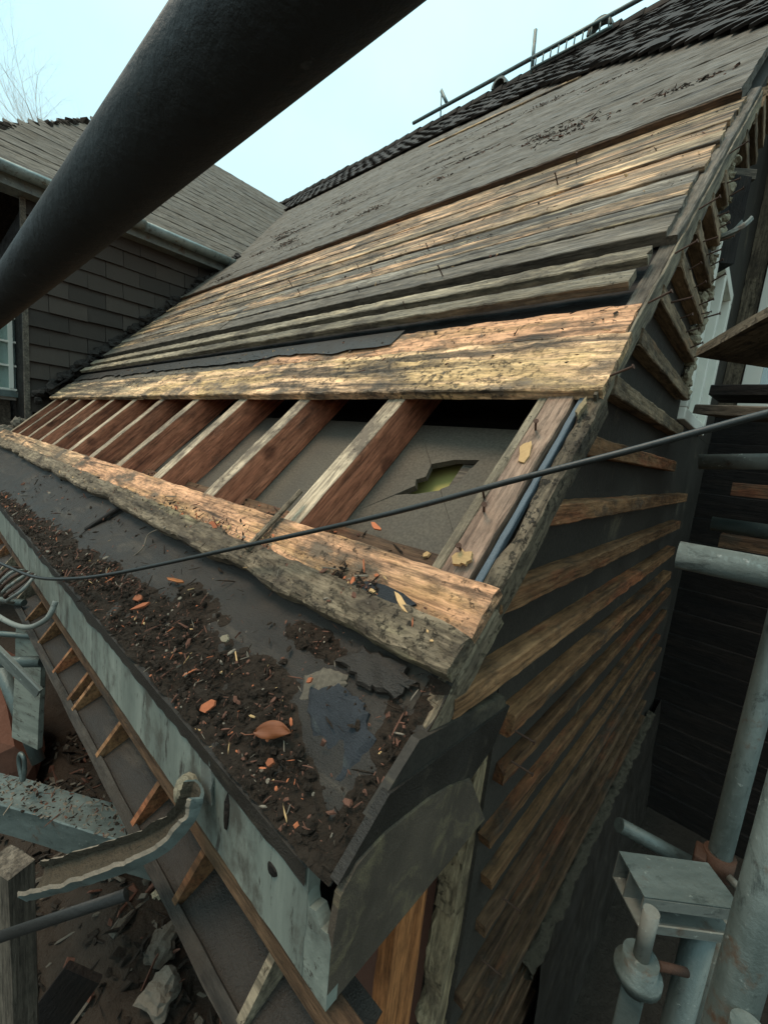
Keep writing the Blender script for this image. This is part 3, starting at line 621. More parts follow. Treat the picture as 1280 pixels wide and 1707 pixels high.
# mortar and rot where battens end
def lumps(name, pts, r0, r1, mat, parent, sub=2, cnt=1, **tg):
    V = []; F = []
    for i, p in enumerate(pts):
        v, f = rock_geo(random.uniform(r0, r1), i*1.7+len(name), (random.uniform(0.6, 1.2), random.uniform(0.7, 1.3), random.uniform(0.6, 1.2)), sub, 0.5); b0 = len(V)
        V += [q+Vector(p) for q in v]; F += [tuple(b0+k for k in g) for g in f]
    o = mobj(name, V, F, mat, parent)
    if tg: tag(o, **tg)
    return o
pts = []
for z in [0.3+0.009*k for k in range(0, 90)]:
    pts.append((-0.272+random.uniform(-0.01, 0.012), 1.885+random.uniform(-0.035, 0.04), z))
lumps('mortar_edge', pts, 0.007, 0.022, 'mortar', H, kind='stuff')
pts = [(-0.262+random.uniform(-0.012, 0.012), y+random.uniform(-0.03, 0.03), z) for y, z in ((0.70, -0.43), (0.69, -0.45), (0.66, -0.48), (0.68, -0.53), (0.70, -0.56), (0.73, -0.60), (0.74, -0.66), (0.72, -0.70), (0.68, -0.78), (0.70, -0.83), (0.69, -0.9), (0.68, -0.96), (0.66, -1.02), (0.65, -1.08), (0.66, -1.15), (0.64, -1.25), (0.65, -1.35))]
for zz, ll, yy in ((-1.9, 0.72, 0.635), (-1.15, 0.26, 0.640), (-0.87, 0.19, 0.655), (-0.66, 0.23, 0.655)):
    plank('rotten_corner_board', (-0.292, yy, zz), (0, 0.08, 1), (0, 1, 0), ll, 0.045, 0.048, 'rotedge', H, wob=0.014, zn=0.009, ch=0.008, notch=0.05, seg=0.007, rag=0.05)
# mortar ledge and lead apron low on the gable
V = []; F = []; n = 260; m = 14
for i in range(n+1):
    y = 1.12+1.85*i/n
    for k in range(m+1):
        a = math.pi*(k/m)-0.35; r = 0.024*(1+0.5*noise.noise(Vector((y*9, k*0.3, 0)))+0.4*noise.noise(Vector((y*30, k*0.6, 3))))
        V.append((-0.272+math.sin(a+0.3)*r*1.3, y, -1.45+math.cos(a+0.3)*r))
for i in range(n):
    for k in range(m): q = i*(m+1)+k; F.append((q, q+1, q+m+2, q+m+1))
mobj('mortar_ledge', V, F, 'mortar2', H, smooth=True)
V = []; F = []; n = 40
for i in range(n+1):
    y = 1.22+2.05*i/n
    for k in range(12):
        s = k/11; V.append((-0.248+0.05*s+0.012*noise.noise(Vector((y*4, s*3, 0))), y, -1.46-0.78*s))
for i in range(n):
    for k in range(11): a = i*12+k; F.append((a, a+1, a+13, a+12))
mobj('wall_apron', V, F, 'felt', H, smooth=True)
# ---- nails
def nail_mesh(L, r=0.0022):
    V, F = tube_geo([(0, 0, 0), (0, 0, L)], r, 6); V2, F2 = tube_geo([(0, 0, L), (0, 0, L+0.0015)], r*2.2, 8); b0 = len(V)
    me = bpy.data.meshes.new('nail'); me.from_pydata([tuple(v) for v in V+V2], [], F+[tuple(b0+k for k in f) for f in F2]); me.materials.append(M['rust']); return me
NM = nail_mesh(0.045); NMs = nail_mesh(0.03)
def nail(p, d, me=NM, s=1.0, par=None): link(bpy.data.objects.new('nail', me), par or H, Matrix.Translation(p) @ Vector(d).to_track_quat('Z', 'Y').to_matrix().to_4x4() @ Matrix.Scale(s, 4))
for x, t in ((-1.495, 1.579), (-1.006, 1.15), (-1.436, 1.40), (-2.019, 1.557), (-2.61, 1.904), (-0.974, 1.36), (-0.82, 2.05), (-0.83, 2.285), (-1.7, 1.72), (-2.3, 1.75), (-1.25, 1.7), (-3.0, 1.6)):
    nail(R3(x, t, 0.02), UN+Vector((random.uniform(-.2, .2), random.uniform(-.2, .2), 0)), NM, random.uniform(0.7, 1.3))
for x, t in ((-0.36, 0.426), (-0.345, 0.392), (-0.34, 0.605), (-0.33, 0.30)): nail(R3(x, t, -0.03), UN+Vector((random.uniform(-.5, .5), random.uniform(-.5, .3), 0)), NM, 1.0)
for z in [q for q in zs if 0.35 < q < 1.3]:
    for y in (1.2, 1.32, 1.45, 1.56, 1.68, 1.78, 1.84):
        if y > z+0.78: nail((-0.262, y+random.uniform(-.03, .03), z+random.uniform(-.012, .012)), (1, random.uniform(-.35, .1), random.uniform(0.0, .5)), NM, random.uniform(0.8, 1.3), GB.get(z))
for y, z in ((0.72, -0.55), (0.70, -0.475), (0.80, -0.92), (0.74, -1.02)): nail((-0.255, y, z), (1, 0.3, -0.25), NM, 0.9)
for t in (0.75, 1.02, 1.25, 1.5, 1.9): nail(R3(-0.252, t, 0.0), (1, -0.2, 0.35), NM, 1.0)

# ------------------------------------------------------------------ cross wing with tile-hung wall
CW = empty('cross_wing', (XV-1.0, 1.8, GZ), 'brown tile-hung cross wing with grey boarded hipped roof and gutter at left', 'house')
box('wall', (-9.0, 0.76, GZ), (XV-0.03, 4.2, 1.84), 'black', CW)
TW, TH_ = 0.30, 0.152
tm = bpy.data.meshes.new('wall_tile'); th = 0.014
tm.from_pydata([(0.004, 0.002, 0), (0.004, TW-0.002, 0), (-0.012, TW-0.002, TH_+0.05), (-0.012, 0.002, TH_+0.05), (th+0.012, 0.002, 0), (th+0.012, TW-0.002, 0), (0, TW-0.002, TH_+0.05), (0, 0.002, TH_+0.05)], [],
    [(0, 1, 5, 4), (4, 5, 6, 7), (1, 2, 6, 5), (3, 0, 4, 7), (2, 3, 7, 6), (0, 3, 2, 1)]); tm.materials.append(M['walltile'])
row = 0; z = -0.15
while z < 1.80:
    y = 0.735-(row % 2)*0.0
    first = True
    while y < z+0.80 and y < 2.75:
        sy = 1.0
        if first and row % 2: sy = 0.5
        o = link(bpy.data.objects.new('wall_tile', tm), CW, Matrix.Translation((XV, y, z+random.uniform(-0.004, 0.004))) @ Matrix.Rotation(random.gauss(0, 0.008), 4, 'X') @ Matrix.Diagonal((1+random.uniform(-.2, .35), sy, 1, 1)))
        y += TW*sy; first = False
    z += TH_; row += 1
box('corner_trim', (XV-0.02, 0.70, -0.3), (XV+0.035, 0.737, 1.84), 'grey', CW)
# eaves: soffit, fascia, gutter
box('soffit', (XV-0.05, 0.25, 1.80), (-4.985, 2.62, 1.815), 'gutter', CW)
box('fascia', (-4.985, 0.25, 1.80), (-4.965, 2.62, 1.93), 'gutter', CW)
def gutter(name, y0, y1, x, z, r, parent, mat='gutter'):
    V = []; F = []; n = 12
    for y in (y0, y1):
        for rr in (r, r-0.006):
            for i in range(n+1): a = math.pi+math.pi*i/n; V.append((math.cos(a)*rr, y-y0, math.sin(a)*rr))
    m = n+1
    for i in range(n): F += [(i, i+1, 2*m+i+1, 2*m+i), (m+i+1, m+i, 3*m+i, 3*m+i+1), (i+1, i, m+i, m+i+1), (2*m+i, 2*m+i+1, 3*m+i+1, 3*m+i)]
    F += [(0, 2*m, 3*m, m), (n, m+n, 3*m+n, 2*m+n)]
    return mobj(name, V, F, mat, parent, Matrix.Translation((x, y0, z)), smooth=True)
gutter('gutter', 0.15, 1.55, -4.895, 1.93, 0.066, CW, 'brightsteel'); GU = gutter('gutter', 1.552, 2.52, -4.895, 1.925, 0.066, CW, 'brightsteel')
gutter('gutter_joint', 1.50, 1.60, -4.895, 1.926, 0.073, GU); gutter('gutter_joint', 2.47, 2.53, -4.895, 1.925, 0.073, GU)
box('stop_end', (-4.96, 2.515, 1.862), (-4.83, 2.523, 1.93), 'gutter', GU)
# boarded roof slope
s = 0.0; k = 0
while s < 2.84:
    wd = random.uniform(0.12, 0.16); x = -5.0-s*C45; z = 1.945+s*C45
    ya = 0.16+s*C45+random.uniform(0, 0.03); yb = z+0.707+0.02
    ym = ya+(yb-ya)*random.uniform(0.25, 0.75)
    for a, b_ in ((ya, ym-0.003), (ym, yb)):
        plank('wing_roof_board', (x, a, z), (0, 1, 0), (-C45, 0, C45), b_-a, wd-random.uniform(0.004, 0.012), 0.02+random.uniform(0, 0.006), 'paleboard', CW, seg=0.06, wob=0.006, zn=0.004, notch=0.02)
    s += wd; k += 1
mobj('hip_slope', [(-5.0, 0.16, 1.945), (-7.02, 2.18, 3.96), (-9.04, 0.16, 1.945)], [(0, 1, 2)], 'grey', CW)
mobj('wing_far_slope', [(-7.02, 2.18, 3.96), (-7.02, 4.7, 3.96), (-9.04, 4.7, 1.945), (-9.04, 0.16, 1.945)], [(0, 1, 2, 3)], 'grey', CW)
mobj('wing_underlay', [(-5.0, 0.16, 1.93), (-5.0, 2.66, 1.93), (-7.02, 4.66, 3.95), (-7.02, 2.18, 3.95)], [(0, 1, 2, 3)], 'black', CW)
pts = []                                                 # ragged moss along the hip
for i in range(60):
    f = i/59; pts.append((-5.05-1.95*f, 0.2+1.97*f, 1.99+1.97*f+random.uniform(-0.01, 0.01)))
lumps('hip_moss', pts, 0.025, 0.06, 'dirt', CW, 1, kind='stuff')
# broken flashing along the foot of the wall
pts = []
for i in range(130):
    f = i/129; y = 0.78+1.9*f; pts.append((XV+0.07+random.uniform(-0.05, 0.07), y, y-0.707+0.05+random.uniform(-0.02, 0.05)))
lumps('broken_flashing', pts, 0.02, 0.06, 'tile', CW, 2, kind='stuff')
for i in range(9):
    y = 0.85+0.2*i; plank('flashing_strip', (XV+0.10+random.uniform(-.02, .05), y, y-0.707+0.06), (random.uniform(-.1, .1), 1, 1), (1, 0, random.uniform(-.5, .5)), 0.25, 0.06, 0.012, 'black', CW, wob=0.012, zn=0.012, seg=0.03)
lumps('mortar_foot', [(XV+0.06+random.uniform(-.06, .08), 0.42+0.03*i, -0.30+0.025*i+random.uniform(-.03, .03)) for i in range(9)], 0.03, 0.07, 'chipgrey', CW, 2, kind='stuff')
# window beyond the wing's corner
LW = empty('far_window', (-6.0, 0.75, 0.1), 'pale glazed window past the corner of the tile-hung wall, left edge', 'window')
for y in (0.30, 0.56, 0.70, 0.82): box('frame', (-6.03, y, 0.22), (-5.97, y+0.035, 1.3), 'white', LW)
for z in (0.2, 0.44, 0.68, 0.92, 1.28): box('glazing_bar', (-6.02, 0.3, z), (-5.98, 0.90, z+0.02), 'white', LW)
box('pane', (-6.005, 0.3, 0.2), (-6.0, 0.90, 1.3), 'glass', LW); box('curtain', (-6.05, 0.2, 0.1), (-6.04, 0.95, 1.4), 'curtain', LW)
box('sill', (-6.06, 0.25, 0.13), (-5.92, 0.92, 0.19), 'steel', LW)
FWl = box('far_wall', (-6.6, -0.6, GZ), (-6.3, 0.74, 1.5), 'grey'); tag(FWl, 'weathered grey wall behind the pale window at the left edge', 'wall')

# ------------------------------------------------------------------ timber wing on the right
TWg = empty('timber_wing', (0.5, 3.4, GZ), 'weatherboarded wing coloured black for its shade, with timber post and pale window at right', 'house')
z = GZ; 
while z < 2.55:
    if 0.43 < z < 1.30:
        segs = [(0.62, 2.4)]
    else: segs = [(-0.283, 2.4)]
    for a, b_ in segs:
        plank('weatherboard', (a, 3.30, z), (1, 0, 0), (0, -0.10, 1), b_-a, 0.165, 0.018, 'black', TWg, seg=0.08, wob=0.003)  # shadow on this wall is put into the near-black board colour
    z += 0.155
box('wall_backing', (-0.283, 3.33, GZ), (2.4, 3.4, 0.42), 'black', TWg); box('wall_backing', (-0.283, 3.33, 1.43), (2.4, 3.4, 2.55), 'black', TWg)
plank('timber_post', (-0.283, 3.26, 0.40), (0, 0, 1), (1, 0, 0), 1.35, 0.082, 0.06, 'rotten', TWg, wob=0.004, zn=0.003)
for a, b_ in (((-0.195, 0.43), (0.61, 0.49)), ((-0.195, 1.36), (0.61, 1.43)), ((-0.195, 0.4905), (-0.115, 1.3595)), ((0.53, 0.4905), (0.61, 1.3595)), ((0.18, 0.4905), (0.23, 1.3595))):
    WF = box('window_frame', (a[0], 3.25, a[1]), (b_[0], 3.32, b_[1]), 'white', TWg, bev=0.004)
for z in (0.70, 0.93, 1.15): box('glazing_bar', (-0.114, 3.28, z), (0.529, 3.305, z+0.018), 'steel', WF)
for x in (-0.03, 0.08): box('glazing_bar', (x, 3.281, 0.4905), (x+0.016, 3.304, 1.3595), 'steel', WF)
box('pane', (-0.114, 3.290, 0.491), (0.529, 3.294, 1.359), 'glass', WF); box('curtain', (-0.15, 3.36, 0.43), (0.6, 3.365, 1.43), 'curtain', TWg)
# ------------------------------------------------------------------ scaffolding
def T(name, a, b_, r, label, mat='steel', group='scaffold tubes', cat='scaffold tube', **k):
    return tag(tube(name, [a, b_], r, mat, None, 28, **k), label, cat, group)
T('scaffold_tube', (-6.0, 0.099, 0.160), (0.9, 0.099, 0.160), 0.0242, 'big scaffold tube coloured dark for shade, crossing the sky overhead, parallel to the eaves', 'shaded_steel')
T('scaffold_tube', (-0.088, 0.89, -0.131), (1.2, 0.89, -0.124), 0.0242, 'pale shiny horizontal tube at the right edge, its cut end towards the gable', 'brightsteel')
T('scaffold_tube', (-0.112, 1.9, -0.144), (1.3, 1.9, -0.13), 0.0242, 'short dim horizontal tube just above and behind the pale shiny one')
T('scaffold_tube', (0.083, 1.29, GZ), (0.083, 1.29, 0.4), 0.0242, 'slim upright tube in front of the dark wall at right')
T('scaffold_tube', (0.088, 0.660, GZ), (0.088, 0.660, 0.3), 0.0242, 'thick teal upright tube at the lower right corner, nearest of all')
T('scaffold_tube', (0.061, 0.941, GZ), (0.061, 0.941, -0.81), 0.0242, 'upright tube standing right of the squat jack, below the steel channel')
T('scaffold_tube', (0.117, 1.149, GZ), (0.117, 1.149, -0.9), 0.0242, 'upright tube half hidden behind the one under the steel channel')
T('scaffold_tube', (-0.12, 1.19, -0.905), (0.05, 1.325, -0.995), 0.018, 'short slanting tube above the steel channel, lower right')
T('scaffold_tube', (0.16, 0.72, GZ), (0.10, 0.62, -0.62), 0.018, 'thin leaning tube at the bottom right corner behind the thick teal upright')
# squat screw jack with cup
J = empty('screw_jack', (-0.012, 0.775, GZ), 'squat pale jack with cup collar and square stem under the steel channel', 'screw jack')
box('stem', (-0.028, 0.757, GZ), (0.006, 0.791, -0.835), 'steel', J, bev=0.004)
tube('cup', [(-0.011, 0.774, -0.85), (-0.011, 0.774, -0.835), (-0.011, 0.774, -0.830), (-0.011, 0.774, -0.815), (-0.011, 0.774, -0.812), (-0.011, 0.774, -0.79)], [0.022, 0.024, 0.036, 0.036, 0.027, 0.027], 'steel', J)
tube('screw', [(-0.011, 0.774, -0.79), (-0.011, 0.774, -0.70)], 0.012, 'gutter', J)
tube('handle', [(0.012, 0.79, -0.80), (0.05, 0.845, -0.83)], 0.007, 'rust', J)
# open steel channel lying on the jack
CH = empty('steel_channel', (0.04, 0.92, -0.79), 'open ended grey steel channel resting on the jack at lower right', 'channel')
FC = basis((-0.026, 0.836, -0.742), Vector((0.146, 0.128, -0.006)), Vector((-0.02, 0.10, 0.0)))
LC = 0.178
for nm, lo, hi in (('top_plate', (0, 0, 0.0), (LC, 0.085, 0.003)), ('web', (0, 0.0825, -0.055), (LC, 0.0855, -0.0005)), ('front_lip', (0, -0.0005, -0.022), (LC, 0.003, -0.0005)), ('bottom_plate', (0, -0.012, -0.058), (LC, 0.085, -0.0552)), ('bottom_lip', (0, -0.0125, -0.0550), (LC, -0.0095, -0.040)), ('inner_web', (0, 0.045, -0.055), (LC-0.03, 0.048, -0.0005))):
    box(nm, lo, hi, 'gutter' if nm != 'top_plate' else 'steel', CH, FC)
CL = empty('tube_clamp', (0.075, 1.25, -0.93), 'rusty coupler with bolts gripping the slim upright tube', 'coupler')
tube('collar', [(0.083, 1.29, -0.90), (0.083, 1.29, -0.955)], 0.033, 'rust', CL); box('jaw', (0.035, 1.24, -0.95), (0.06, 1.30, -0.905), 'rust', CL, bev=0.004)
tube('bolt', [(0.105, 1.25, -0.92), (0.135, 1.23, -0.92)], 0.009, 'gutter', CL); tube('bolt', [(0.03, 1.25, -0.94), (0.055, 1.20, -0.965)], 0.008, 'rust', CL)
def scrap(name, o, lx, wy, L, W, Tk, mat, label, cat='board', group=None, **k):
    return tag(plank(name, o, lx, wy, L, W, Tk, mat, None, **k), label, cat, group)
# boards at the right
scrap('scaffold_board', (-0.150, 1.12, 0.262), (0.12, -0.16, 0.028), (0.16, 0.14, -0.02), 0.9, 0.22, 0.022, 'rotten', 'broad plank seen from below, jutting in from the right edge above the cable', wob=0.004)
scrap('scaffold_board', (-0.205, 1.70, 0.215), (1, -0.62, -0.12), (0.5, 0.8, 0.0), 0.9, 0.20, 0.03, 'grey', 'thin grey plank below the broad jutting one, at the right edge', wob=0.003)
scrap('scaffold_board', (-0.20, 1.92, 0.31), (1, -0.1, -0.03), (0.1, 1, 0.0), 1.0, 0.2, 0.035, 'black', 'black plank just under the pale window at right', wob=0.003)
for z in (-0.05, -0.30):
    scrap('dark_shelf_timber', (-0.10, 2.55, z), (1, 0, 0.02), (0, 1, 0), 1.4, 0.12, 0.06, 'dbatten', 'long dark timber across the black wall, ' + ('level with the dim tube' if z > -0.2 else 'below the dim tube'), 'timber', wob=0.004)
# projecting purlin block and curved bracket
PB = scrap('purlin_end', (-0.30, 2.0, 1.09), (0.55, 0.45, 0.02), (-0.3, 0.5, 0.0), 0.11, 0.12, 0.035, 'grey', 'square cap of a timber block jutting from the top of the gable edge', 'block', wob=0.002)
scrap('purlin_block', (-0.285, 1.985, 0.80), (0, 0, 1), (0.6, 0.5, 0), 0.287, 0.085, 0.10, 'black', 'black hanging timber block under the square cap at upper right', 'block', wob=0.002)
def channel(name, P, wdt, dep, th, mat, upv, label, cat, wj=0.0):
    P = smooth_path(P, 10); V = []; F = []; up = Vector(upv)
    prof = [(-wdt/2, dep), (-wdt/2, 0), (-wdt/4, -dep*0.25), (0, -dep*0.32), (wdt/4, -dep*0.25), (wdt/2, 0), (wdt/2, dep)]
    prof = prof+[(u*(1-2*th/wdt), v+th) for u, v in reversed(prof)]; m = len(prof)
    for i, p in enumerate(P):
        d = (P[min(i+1, len(P)-1)]-P[max(i-1, 0)]).normalized(); s = d.cross(up).normalized(); u2 = s.cross(d)
        jl = 1+(wj*70)*(noise.noise(Vector((i*0.21, 1, 0)))+0.7*noise.noise(Vector((i*0.6, 4, 0)))); jr = 1+(wj*70)*(noise.noise(Vector((i*0.23, 9, 0)))+0.7*noise.noise(Vector((i*0.7, 6, 0)))); tw = wj*60*noise.noise(Vector((i*0.05, 3, 0)))
        for u, v in prof:
            if v > dep*0.5: v = v*max(0.15, jl if u < 0 else jr)
            uu = u*math.cos(tw)-v*math.sin(tw); vv = u*math.sin(tw)+v*math.cos(tw)
            V.append(p+s*(uu+wj*0.5*noise.noise(Vector((i*0.3, 2, 0))))+u2*vv)
    for i in range(len(P)-1):
        for k in range(m): F.append((i*m+k, i*m+(k+1) % m, (i+1)*m+(k+1) % m, (i+1)*m+k))
    F += [tuple(range(m)), tuple((len(P)-1)*m+k for k in range(m-1, -1, -1))]
    fm = [(1 if 7 <= k <= 12 else 2 if k in (6, 13) else 0) for _ in range(len(P)-1) for k in range(m)]+[0, 0]
    return tag(mobj(name, [v-P[0] for v in V], F, [mat, 'mortar2' if wj else mat, 'chipgrey' if wj else mat], None, Matrix.Translation(P[0]), fm), label, cat)
channel('gutter_bracket', [(-0.26, 1.88, 0.822), (-0.235, 1.86, 0.815), (-0.21, 1.86, 0.828), (-0.19, 1.89, 0.868)], 0.035, 0.010, 0.004, 'gutter', (0, 0, 1), 'small curved grey gutter bracket in front of the black hanging block', 'bracket')
gt = gutter('gutter_offcut', 0, 0.22, 0, 0, 0.055, None, 'gutter'); gt.matrix_basis = Matrix.Translation((-0.20, 2.05, 0.10)) @ Matrix.Rotation(math.radians(-90), 4, 'Z') @ Matrix.Rotation(math.radians(6), 4, 'X')
tag(gt, 'half round gutter offcut on brackets under the cable at right', 'gutter')
# broken gutter bracket hanging off the fascia
channel('broken_gutter', [(-0.500, 0.245, -0.490), (-0.500, 0.235, -0.520), (-0.520, 0.215, -0.560), (-0.56, 0.185, -0.600), (-0.615, 0.150, -0.640), (-0.66, 0.12, -0.672), (-0.70, 0.098, -0.700)], 0.044, 0.015, 0.004, 'steel', (-0.25, -0.6, 0.75), 'broken curved length of grey gutter hanging off the teal fascia', 'gutter', 0.004)
lp = tag(mobj('mortar_lump', *rock_geo(0.02, 4.2, (0.9, 0.8, 1.2)), 'mortar', None, Matrix.Translation((-0.535, 0.243, -0.515))), 'pale lump of mortar stuck at the top of the broken gutter', 'mortar')
scrap('crumpled_flashing', (-0.50, 0.259, -0.452), (0.25, -0.05, -1), (-1, 0.1, 0.2), 0.06, 0.045, 0.004, 'gutter', 'crumpled dark flashing over the fascia beside the broken gutter', 'flashing', wob=0.014, zn=0.012, seg=0.008, rag=0.02)
for i, (x, z, l) in enumerate(((-0.455, -0.505, 0.045), (-0.345, -0.502, 0.012))):
    tag(mobj('fascia_hole', *rock_geo(1, 3+i, (0.006+0.004*i, 0.004, l*0.6), 2, 0.3), 'black', None, Matrix.Translation((x, 0.262, z))), ('long black split in the teal fascia' if i == 0 else 'round black hole in the teal fascia near its corner'), 'hole')
T('bent_pole', (-0.90, 0.03, -0.955), (-0.66, 0.205, -0.775), 0.010, 'flat grey pole meeting the outer end of the broken gutter', 'shaded_steel', None, 'pole', flat=0.5)
# boards and posts at lower left
scrap('metal_plank', (-1.75, 0.03, -1.32), (0.5, 0.26, 0.05), (-0.25, 0.5, 0.0), 0.95, 0.10, 0.10, 'steel', 'pale blue-grey beam strewn with grit at lower left', 'beam', wob=0.003, zn=0.002)
scrap('grey_post', (-1.07, 0.06, GZ), (0, 0, 1), (1, 0.4, 0), 1.30, 0.085, 0.05, 'grey', 'grey upright post at the lower left edge', 'post', wob=0.003)
scrap('slate_board', (-1.30, 0.13, -1.76), (0.1, 0.1, 0.25), (0.5, 0.5, 0), 0.26, 0.11, 0.02, 'black', 'dark board with a frayed pale edge leaning at the bottom left', 'board', wob=0.003)
T('scaffold_tube', (-2.3, -0.05, -0.70), (-1.86, 0.24, -0.672), 0.012, 'thin teal tube end poking in at the left edge under the cable')
T('scaffold_tube', (-1.95, -0.05, -0.845), (-1.545, 0.24, -0.758), 0.017, 'teal tube ending against the eaves ladder at the left edge')
T('scaffold_tube', (-2.2, 0.05, -0.85), (-1.80, 0.27, -0.785), 0.010, 'thin dark rod between the two teal tube ends at left')
T('scaffold_tube', (-2.02, 0.185, -0.96), (-1.86, 0.27, -1.32), 0.022, 'leaning grey tube behind the teal ends at left')
scrap('steel_strut', (-1.56, 0.11, -0.66), (0.17, 0.11, -0.15), (0.4, 0.2, 0.6), 0.22, 0.035, 0.01, 'gutter', 'flat slanting strut in front of the leaning tube at left', 'strut')
scrap('teal_panel', (-1.90, 0.20, -1.20), (0, 0.05, 1), (0.6, 0.25, 0), 0.42, 0.14, 0.02, 'teal', 'pale teal panel standing behind the thin tubes at left', 'panel')
tg = tube('wire_loop', smooth_path([(-1.53, 0.182, -1.13), (-1.552, 0.178, -1.08), (-1.545, 0.18, -1.045), (-1.525, 0.186, -1.05), (-1.522, 0.187, -1.09), (-1.53, 0.184, -1.13)], 8), 0.006, 'steel', None, 10); tag(tg, 'small teal wire loop standing on the grit strewn beam', 'wire loop')
lb = tag(mobj('brick_heap', *rock_geo(0.5, 8.8, (1.6, 0.5, 0.8), 3), 'brick', None, Matrix.Translation((-3.3, 0.2, -1.9))), 'reddish brown heap of earth behind the leaning tube, left edge', 'heap')
lb2 = empty('bracket_tangle', (-1.7, 0.21, -0.6), 'tangle of rusty brackets and wire on the far fascia at left', 'bracket')
for i in range(6):
    x = -1.62-0.05*i; tube('rod', smooth_path([(x, 0.238, -0.50-0.01*i), (x+0.04, 0.20, -0.53), (x+0.02*i*0.3, 0.17, -0.57), (x-0.06, 0.19, -0.60)], 5), 0.005, 'rust' if i % 2 else 'gutter', lb2, 8)
tube('hoop', smooth_path([(-1.33, 0.236, -0.49), (-1.33, 0.215, -0.535), (-1.40, 0.18, -0.575), (-1.55, 0.14, -0.585), (-1.75, 0.10, -0.57)], 8), 0.007, 'gutter', lb2, 10)
# things on the ridge
T('ridge_rail', (-5.0, 5.42, 5.03), (0.4, 5.42, 5.03), 0.024, 'long handrail tube running above the ridge against the sky', group=None, cat='handrail')
T('ridge_post', (-3.06, 5.42, 4.80), (-3.09, 5.42, 5.34), 0.022, 'short upright post on the ridge beside the roof ladder', group=None, cat='post')
T('ridge_post', (-4.45, 5.42, 4.75), (-4.50, 5.42, 5.29), 0.010, 'thin rod standing at the far end of the ridge handrail', group=None, cat='post')
T('ridge_post', (-4.36, 5.42, 5.03), (-4.50, 5.42, 5.26), 0.024, 'stubby leaning tube at the far end of the ridge handrail', group=None, cat='post')
LD = empty('roof_ladder', (-2.6, 5.3, 4.85), 'grey roof ladder lying along the ridge below the handrail', 'ladder')
for zz in (4.86, 4.985): tube('stile', [(-3.05, 5.37, zz), (-2.12, 5.37, zz)], 0.016, 'steel', LD)
for i in range(10): tube('rung', [(-3.0+0.093*i, 5.37, 4.86), (-3.0+0.093*i, 5.37, 4.985)], 0.009, 'steel', LD, 8)
for i, (x, z) in enumerate(((-2.28, 4.93), (-3.52, 4.90))):
    V, F = half_round(0.12, 0.15 if i == 0 else 0.12, 0.03, 12); WHo = mobj('ridge_hoop', V, F, 'gutter', None, Matrix.Translation((x, 5.40, z)) @ Matrix.Rotation(math.radians(90), 4, 'Z'))
    tag(WHo, 'pale round wheel at the near end of the roof ladder' if i == 0 else 'smaller round hoop on the ridge left of the thick post', 'wheel')
# cable
cp = smooth_path([(-1.95, 0.05, -0.43), (-1.742, 0.128, -0.452), (-1.61, 0.175, -0.462), (-1.422, 0.205, -0.443), (-1.242, 0.241, -0.403), (-1.036, 0.30, -0.338), (-0.697, 0.423, -0.206), (-0.43, 0.49, -0.103), (-0.243, 0.535, -0.023), (-0.119, 0.575, 0.03), (0.0, 0.622, 0.084), (0.16, 0.69, 0.15)], 10)
tag(tube('cable', cp, 0.0043, 'cable', None, 12), 'black cable slung across the roof from left fascia to right edge', 'cable')
# ------------------------------------------------------------------ debris on the roof
def rsp(n, fx, ft, size, h=0.0, exc=None):
    out = []
    for _ in range(n):
        x = fx(); t = ft(x)
        if t is None: continue
        out.append((R3(x, t, h(x, t) if callable(h) else h), random.uniform(*size)*random.choice((0.6, 0.8, 1, 1.3)), UN))
    return out
def dens(x, t):                                          # debris piles up behind the fascia, patchy towards the corner
    k = max(0, min(1, (x+2.4)/1.7)); edge = -0.095+0.075*k+0.045*noise.noise(Vector((x*5, 1, 0)))
    if x > -0.46: edge -= (x+0.46)*0.45
    d = 1.0-(t-edge)/0.035 if t > edge else 1.0
    blob = math.exp(-((x+0.49)/0.085)**2-((t-0.072)/0.020)**2)+0.9*math.exp(-((x+0.83)/0.10)**2-((t-0.015)/0.03)**2)+0.5*math.exp(-((x+0.31)/0.03)**2-((t-0.01)/0.07)**2)+0.85*math.exp(-((x+0.272)/0.02)**2)
    bare = math.exp(-((x+0.375)/0.06)**2-((t+0.005)/0.05)**2)*1.2
    pn = 0.75+0.7*noise.noise(Vector((x*13, t*17, 7)))+0.45*noise.noise(Vector((x*34, t*40, 2)))
    return max(0.0, min(1.0, (max(d, blob)-bare)*pn))
V = []; F = []; nxs, nts = 420, 46
for i in range(nxs+1):
    for j in range(nts+1):
        x = -2.9+2.648*i/nxs; t = -0.128+0.24*j/nts; d = dens(x, t)
        hh = d*(0.010+0.009*noise.noise(Vector((x*28, t*28, 0)))+0.006*noise.noise(Vector((x*75, t*75, 4)))+0.004*noise.noise(Vector((x*170, t*170, 4))))
        V.append((x, t, KICK(t)-0.003+hh*1.3+0.006*noise.noise(Vector((x*5, t*9, 2)))+0.003*noise.noise(Vector((x*21, t*21, 2)))))
for i in range(nxs):
    for j in range(nts): a = i*(nts+1)+j; F.append((a, a+nts+1, a+nts+2, a+1))
o = mobj('dirt_layer', V, F, 'dirt', None, ROOF); tag(o, 'dark crumbly dirt heaped along the eaves behind the fascia', 'dirt', None, 'stuff')
def spot_dirt(n, x0, x1, size, hz):
    out = []
    while len(out) < n:
        x = random.uniform(x0, x1); t = random.uniform(-0.125, 0.11)
        if random.random() < 0.035+dens(x, t)**1.5: out.append((R3(x, t, KICK(t)+0.004+random.uniform(0, hz)), random.uniform(*size)*random.choice((0.5, 0.7, 1, 1.6)), UN))
    return out
